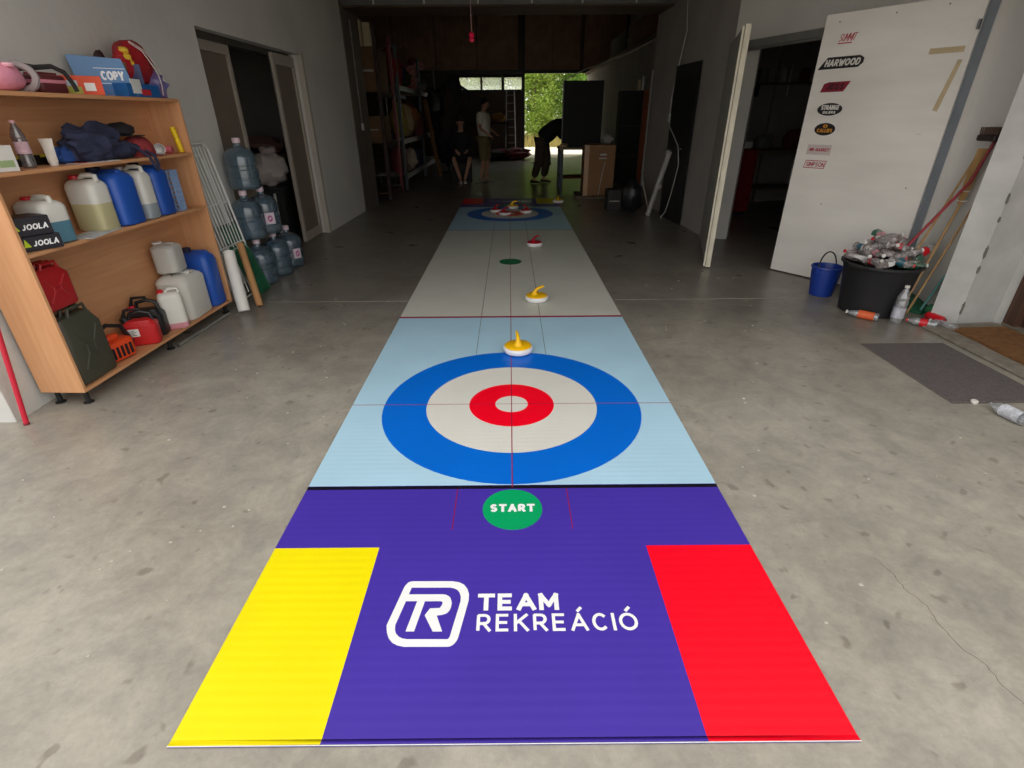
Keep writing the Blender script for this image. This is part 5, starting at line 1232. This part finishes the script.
for i, (x, y, r_, h_, c, lb) in enumerate(((4.3, 9.6, .16, .12, col('grey_metal', 120, 120, 118), 'grey machine part at the left of the dark workbench'), (4.75, 9.55, .14, .16, col('dark_red', 110, 32, 36), 'dark red machine part in the middle of the workbench'), (5.2, 9.6, .2, .14, col('pale_cloth2', 150, 146, 140), 'pale tool tray on the right of the workbench'))):
    item('machine_part', lb, 'machine part', x, y, .921, r_, .12, h_, c, shape='box' if i == 2 else 'blob')
t = thing('wall_shelf', 'narrow shelf high on the workshop back wall', 'shelf', (4.9, 10.12, 1.9)); MB().box(-.9, 1.6, -.15, .17, 0, .03).build('shelf_board', col('bench_wood', 100, 80, 64), t, smooth=False)
for x in (-.7, 1.3): MB().box(x, x + .03, -.12, .17, -.18, 0).build('bracket', steel_b, t, smooth=False)
for i in range(4): item('paint_tin', ['grey tin at the left end of the high workshop shelf', 'white tin second on the high workshop shelf', 'dark red tin third on the high workshop shelf', 'grey tin at the right end of the high workshop shelf'][i], 'tin', 4.3 + i * .35, 10.1, 1.931, .08, .08, .10, [col('grey_metal', 120, 120, 118), col('white_strap', 200, 200, 196), col('dark_red', 110, 32, 36), col('grey_metal', 120, 120, 118)][i], shape='drum')
t = thing('grey_chair', 'grey stacking chair beside the white stickered door in the workshop', 'chair', (4.0, 7.3, 0), 2.3)
cg = col('chair_grey', 120, 118, 116)
MB().rbox(.42, .40, .43, .46, r=.05, e=.012).build('seat', cg, t)
MB().rbox(.42, .035, .62, .92, r=.015, e=.01, c=(0, .2)).build('backrest', cg, t)
for x in (-.19, .19):
    MB().tube([(x, -.18, 0), (x, -.17, .43)], .012, 6).build('leg', black_m, t); MB().tube([(x, .2, 0), (x, .19, .45), (x, .21, .9)], .012, 6).build('leg', black_m, t)

# ================================================================== PEOPLE
def skin_mesh(name, pts, edges, m, parent, root=0, sub=2):
    """pts: list of (x,y,z,rx[,ry])"""
    me = bpy.data.meshes.new(name); me.from_pydata([p[:3] for p in pts], edges, []); me.materials.append(m)
    o = bpy.data.objects.new(name, me); C.objects.link(o); o.parent = parent
    sk = o.modifiers.new('skin', 'SKIN'); sk.use_smooth_shade = True
    lay = me.skin_vertices[0] if me.skin_vertices else None
    if lay is None:
        bm = bmesh.new(); bm.from_mesh(me); bm.verts.layers.skin.verify(); bm.to_mesh(me); bm.free(); lay = me.skin_vertices[0]
    for i, p in enumerate(pts):
        lay.data[i].radius = (p[3], p[4] if len(p) > 4 else p[3]); lay.data[i].use_root = (i == root)
    s_ = o.modifiers.new('sub', 'SUBSURF'); s_.levels = sub; s_.render_levels = sub
    return o
skin_c = M('skin', srgb(176, 132, 108), rough=.6, vary=.05); hair_c = M('dark_hair', srgb(44, 30, 26), rough=.8)
def person(label, loc, rz, J, shirt, lower, shoe, shorts=True, hairc=hair_c, sleeves=False, bulk=1.0):
    """J: joint dict in local coordinates; person faces -y"""
    t = thing('person', label, 'person', loc, rz)
    V_ = lambda k: Vector(J[k])
    P_ = []; E_ = []; ix = {}
    def add(k, p, r, r2=None): ix[k] = len(P_); P_.append((*p, r, r2 or r)); return ix[k]
    add('pelvis', J['pelvis'], .125, .10); add('waist', V_('pelvis').lerp(V_('chest'), .45), .115, .09); add('chest', J['chest'], .135, .10); add('neck', J['neck'], .062)
    hd = (V_('head') - V_('neck')).normalized()
    add('jaw', V_('neck').lerp(V_('head'), .45), .06, .065); add('head', J['head'], .080, .095); add('crown', V_('head') + hd * .075, .062, .075)
    E_ += [(0, 1), (1, 2), (2, 3), (3, 4), (4, 5), (5, 6)]
    for s_ in 'LR':
        a = add('sh' + s_, J['sh' + s_], .055); b = add('el' + s_, J['el' + s_], .040); c = add('wr' + s_, J['wr' + s_], .026)
        hv = (V_('wr' + s_) - V_('el' + s_)).normalized(); p = add('pa' + s_, V_('wr' + s_) + hv * .06, .034, .018)
        E_ += [(2, a), (a, b), (b, c), (c, p)]
        h = add('hi' + s_, J['hi' + s_], .095); k = add('kn' + s_, J['kn' + s_], .055); cf_ = add('ca' + s_, V_('kn' + s_).lerp(V_('an' + s_), .3), .055); an = add('an' + s_, J['an' + s_], .036); tt = add('to' + s_, J['to' + s_], .035, .028)
        E_ += [(0, h), (h, k), (k, cf_), (cf_, an), (an, tt)]
    skin_mesh('body', P_, E_, skin_c, t)
    # fingers and thumb, each its own short chain rooted in the palm
    for s_ in 'LR':
        hv = (V_('wr' + s_) - V_('el' + s_)).normalized(); side = hv.cross(Vector((0, 0, 1))) if abs(hv.z) < .9 else Vector((0, 1, 0)); side.normalize(); curl = side.cross(hv) * (1 if s_ == 'L' else -1)
        base = V_('wr' + s_) + hv * .075
        for f, (off, ln) in enumerate(((-.026, .062), (-.009, .072), (.009, .068), (.026, .052))):
            a = base + side * off; b = a + hv * ln * .5 + curl * .006; c = b + hv * ln * .4 + curl * .018
            MB().tube([a - hv * .02, a, b, c], .0085, 6, r1=.006).build('finger', skin_c, t)
        th = V_('wr' + s_) + hv * .035 - side * .03
        MB().tube([th + side * .012, th - side * .012 + hv * .02, th - side * .022 + hv * .045], .010, 6, r1=.007).build('thumb', skin_c, t)
    # face
    fw = Vector(J.get('face', (0, -1, 0))).normalized(); up = hd; rt = fw.cross(up).normalized(); up2 = rt.cross(fw)
    hc = V_('head')
    ctr = hc + up * .0
    f_ = MB(); f_.blob(tuple(ctr + fw * .098 - up * .012), .013, .013, .024, 8, 6, 0); f_.build('nose', skin_c, t)
    for s_ in (-1, 1):
        MB().blob(tuple(ctr + fw * .088 + rt * s_ * .032 + up * .012), .011, .011, .008, 8, 6, 0).build('eye', M('eye_dark', srgb(30, 26, 24)), t)
        MB().blob(tuple(ctr + rt * s_ * .086), .014, .018, .030, 8, 6, 0).build('ear', skin_c, t)
    MB().blob(tuple(ctr + fw * .088 - up * .052), .022, .012, .006, 8, 6, 0).build('mouth', M('lips', srgb(150, 90, 84)), t)
    MB().blob(tuple(ctr + up * .055 - fw * .045), .088, .086, .078, 16, 10, .04, 3, 2).build('hair', hairc, t)
    # clothes
    sp = [(*V_('pelvis').lerp(V_('chest'), -.12), .185, .165), (*V_('pelvis').lerp(V_('chest'), .5), .18, .155), (*(V_('chest')), .185, .155), (*V_('chest').lerp(V_('neck'), .72), .08, .075)]
    se = [(0, 1), (1, 2), (2, 3)]
    for s_ in 'LR':
        n0 = len(sp); sp += [(*J['sh' + s_], .085), (*V_('sh' + s_).lerp(V_('el' + s_), .75), .078)]; se += [(2, n0), (n0, n0 + 1)]
    if sleeves:
        for j, s_ in enumerate('LR'):
            n0 = len(sp); sp += [(*V_('el' + s_), .06), (*V_('el' + s_).lerp(V_('wr' + s_), .9), .045)]; se += [(5 + 2 * j, n0), (n0, n0 + 1)]
    sp = [(*p[:3], *(q * bulk for q in p[3:])) for p in sp]
    skin_mesh('shirt', sp, se, shirt, t)
    lp_ = [(*(V_('pelvis') + Vector((0, 0, .02))), .15, .125)]; le = []
    for s_ in 'LR':
        n0 = len(lp_); q = 1.0 if shorts else 1.9
        lp_ += [(*J['hi' + s_], .13), (*V_('hi' + s_).lerp(V_('kn' + s_), 1.0 if shorts else .7), .098 * bulk)]; le += [(0, n0), (n0, n0 + 1)]
        if not shorts: lp_ += [(*J['kn' + s_], .085 * bulk), (*V_('kn' + s_).lerp(V_('an' + s_), .9), .068 * bulk)]; le += [(n0 + 1, n0 + 2), (n0 + 2, n0 + 3)]
    skin_mesh('shorts' if shorts else 'trousers', lp_, le, lower, t)
    for s_ in 'LR':
        a, b = V_('an' + s_), V_('to' + s_); d_ = (b - a); d_.z = 0; d_.normalize(); heel = Vector((a.x, a.y, .0)) - d_ * .07
        sh = []
        for u, w_, h_ in ((0, .028, .07), (.05, .038, .085), (.12, .042, .075), (.20, .045, .05), (.26, .03, .035)):
            c_ = heel + d_ * u; n_ = Vector((-d_.y, d_.x, 0)); z0 = a.z - .075
            sh.append([(c_ + n_ * w_ * x + Vector((0, 0, max(z0, 0.0) + h_ * z)))[:] for x, z in ((-1, .03), (-1, .5), (-.6, 1), (.6, 1), (1, .5), (1, .03))])
        MB().loft(sh).build('shoe', shoe, t)
    return t
# standing person in the pale shirt, turned half away
J = dict(pelvis=(0, 0, 1.0), chest=(0, .02, 1.38), neck=(0, .0, 1.56), head=(0, -.05, 1.70), face=(.2, -1, -.25),
         shL=(.19, .02, 1.48), elL=(.23, -.03, 1.20), wrL=(.16, -.22, 1.08), shR=(-.19, .02, 1.48), elR=(-.24, -.0, 1.20), wrR=(-.18, -.20, 1.06),
         hiL=(.09, 0, .95), knL=(.10, -.02, .46), anL=(.10, .03, .085), toL=(.11, -.12, .04), hiR=(-.09, 0, .95), knR=(-.11, .0, .46), anR=(-.13, .06, .085), toR=(-.15, -.09, .04))
person('person standing in a white t-shirt and khaki shorts in the hall', (-.60, 13.75, 0), 1.2, J, M('white_tshirt', srgb(206, 200, 184), rough=.9), M('khaki', srgb(120, 104, 72), rough=.9), M('grey_shoe', srgb(130, 126, 120)), True)
# seated person in dark clothes, ankles together
J = dict(pelvis=(0, .12, .56), chest=(0, .02, .98), neck=(0, -.06, 1.18), head=(0, -.14, 1.32), face=(0, -.9, -.45),
         shL=(.19, .0, 1.08), elL=(.24, -.15, .84), wrL=(.12, -.34, .72), shR=(-.19, .0, 1.08), elR=(-.24, -.15, .84), wrR=(-.12, -.34, .72),
         hiL=(.10, .08, .56), knL=(.20, -.34, .56), anL=(.04, -.36, .085), toL=(.05, -.50, .04), hiR=(-.10, .08, .56), knR=(-.20, -.34, .56), anR=(-.05, -.38, .085), toR=(-.06, -.52, .04))
person('person sitting in dark clothes with bare legs and white shoes', (-1.17, 13.75, 0), .1, J, M('dark_shirt', srgb(26, 26, 30), rough=.9), M('dark_shorts', srgb(30, 30, 36), rough=.9), M('white_shoe', srgb(200, 198, 194)), True, sleeves=True)
t = thing('seat_box', 'dark box the seated person sits on', 'box', (-1.2, 13.95, 0), .1)
MB().rbox(.5, .42, 0, .40, r=.02, e=.01).build('box_body', col('grey_dark', 50, 48, 48), t); MB().box(-.26, .26, -.22, .22, .401, .42, .004).build('lid', col('grey_dark', 50, 48, 48), t, smooth=False)
# person bending over the table, dark top
J = dict(pelvis=(0, .10, .98), chest=(.0, -.25, 1.26), neck=(0, -.43, 1.33), head=(0, -.56, 1.28), face=(0, -.5, -.85),
         shL=(.19, -.32, 1.30), elL=(.24, -.46, 1.05), wrL=(.14, -.62, .93), shR=(-.19, -.32, 1.30), elR=(-.24, -.44, 1.05), wrR=(-.14, -.60, .93),
         hiL=(.10, .10, .93), knL=(.12, .02, .50), anL=(.12, .10, .085), toL=(.13, -.05, .04), hiR=(-.10, .10, .93), knR=(-.13, .12, .50), anR=(-.14, .26, .085), toR=(-.15, .11, .04))
person('person in a black top bending over the work table', (.86, 13.3, 0), 1.15, J, M('dark_shirt', srgb(26, 26, 30), rough=.9), M('dark_trousers', srgb(70, 58, 46), rough=.9), M('black_shoe', srgb(24, 24, 24)), False, sleeves=True, bulk=1.3)

# ================================================================== TREES BEHIND THE HALL
leafms = [mat('leaf_bright', srgb(176, 200, 96), rough=.7, vary=.35, scale=1.5), mat('leaf_mid', srgb(128, 164, 72), rough=.7, vary=.35, scale=1.5), mat('leaf_pale', srgb(196, 206, 136), rough=.7, vary=.3, scale=1.5)]
for lm in leafms:
    nt = lm.node_tree; pb = nt.nodes['Principled BSDF']; out = nt.nodes['Material Output']
    tl_ = nt.nodes.new('ShaderNodeBsdfTranslucent'); mx = nt.nodes.new('ShaderNodeMixShader'); mx.inputs[0].default_value = .5
    nt.links.new(pb.inputs['Base Color'].links[0].from_socket, tl_.inputs[0]); nt.links.new(pb.outputs[0], mx.inputs[1]); nt.links.new(tl_.outputs[0], mx.inputs[2]); nt.links.new(mx.outputs[0], out.inputs[0])
bark = mat('bark', srgb(110, 96, 80), rough=.95, vary=.3, scale=8, bump=.6)
def tree(label, x, y, h, r, m, seed, nleaf=7500, low=.06):
    random.seed(seed)
    t = thing('tree', label, 'tree', (x, y, -.03), group='trees behind the hall gateway')
    tb = MB(); p = [(0, 0, 0)]
    for k in range(1, 7): p.append((p[-1][0] + random.uniform(-.10, .10), p[-1][1] + random.uniform(-.1, .1), h * .85 * k / 6))
    tb.tube(p, .11, 8, r1=.03)
    for k in range(9):
        i = random.randint(1, 5); a = random.uniform(0, 2 * PI); q = Vector(p[i]); e = q + Vector((math.cos(a) * r * .8, math.sin(a) * r * .8, random.uniform(.3, 1.0)))
        tb.tube([tuple(q), tuple(q.lerp(e, .5) + Vector((0, 0, -.1))), tuple(e)], .035, 5, r1=.012)
    tb.build('trunk', bark, t)
    lb = MB(); lb.v = []; cl = []
    for k in range(70):
        a = random.uniform(0, 2 * PI); z = h * random.uniform(low, 1); rr = r * math.sqrt(random.random()) * (1.15 - .6 * z / h)
        cl.append(Vector((math.cos(a) * rr, math.sin(a) * rr, z)))
    for k in range(nleaf):
        c_ = random.choice(cl) + Vector((random.gauss(0, .28), random.gauss(0, .28), random.gauss(0, .26)))
        if c_.z < .05: continue
        d = Vector((random.uniform(-1, 1), random.uniform(-1, 1), random.uniform(-.6, .6))).normalized(); n_ = d.cross(Vector((random.uniform(-1, 1), random.uniform(-1, 1), 1))).normalized()
        s_ = random.uniform(.06, .13); o = len(lb.v)
        lb.v += [tuple(c_ - d * s_), tuple(c_ + n_ * s_ * .5), tuple(c_ + d * s_), tuple(c_ - n_ * s_ * .5)]
        lb.f.append((o, o + 1, o + 2, o + 3)); lb.m.append(0)
    me = bpy.data.meshes.new('foliage'); me.from_pydata(lb.v, [], lb.f); me.materials.append(m)
    o = bpy.data.objects.new('foliage', me); C.objects.link(o); o.parent = t; o['kind'] = 'stuff'
    return t
tl = ['slim bright green tree seen left of the centre of the gateway', 'tall mid green tree at the left edge of the gateway', 'pale green tree in the middle of the gateway view', 'bushy mid green tree right of the centre of the gateway', 'bright green tree seen at the right of the gateway', 'pale green tree behind the left back window', 'mid green tree behind the middle back window', 'bright green tree behind the right back window']
spec = [(1.5, 33.5, 5.6, 1.2, 0), (.5, 35, 7, 1.4, 1), (2.6, 36, 7.5, 1.6, 2), (3.9, 34, 6, 1.5, 1), (5.2, 36, 7, 1.6, 0), (-4.0, 37, 8, 1.8, 2), (-2.2, 39, 7, 1.7, 1), (-.8, 36.5, 7.5, 1.7, 0)]
for i, (x, y, h, r, mi) in enumerate(spec): tree(tl[i], x, y, h, r, leafms[mi], 40 + i)
tl2 = ['tall dark green tree far behind at the left of the back windows', 'tall dark green tree far behind the middle back window', 'tall dark green tree far behind the left half of the gateway', 'tall dark green tree far behind the right half of the gateway', 'tall dark green tree far behind at the right edge of the gateway']
for i, x in enumerate((-7, -3, 1.0, 4.4, 8)): tree(tl2[i], x, 44, 10, 2.8, leafms[i % 3], 70 + i, 16000, .02)
# dry grass verge at the foot of the trees
random.seed(77); gb = MB()
for k in range(5200):
    x, y = random.uniform(-5, 8), random.uniform(30.2, 36); hh = random.uniform(.2, .75); dx = random.uniform(-.15, .15); w_ = .02
    o = len(gb.v); gb.v += [(x - w_, y, -.03), (x + w_, y, -.03), (x + dx, y + random.uniform(-.1, .1), hh)]; gb.f.append((o, o + 1, o + 2)); gb.m.append(0)
me = bpy.data.meshes.new('dry_grass'); me.from_pydata(gb.v, [], gb.f); me.materials.append(mat('dry_grass', srgb(176, 164, 96), rough=.9, vary=.3, scale=1))
o = bpy.data.objects.new('dry_grass', me); C.objects.link(o); tag(o, 'tall dry yellow grass at the foot of the trees behind the hall', 'grass', kind='stuff')
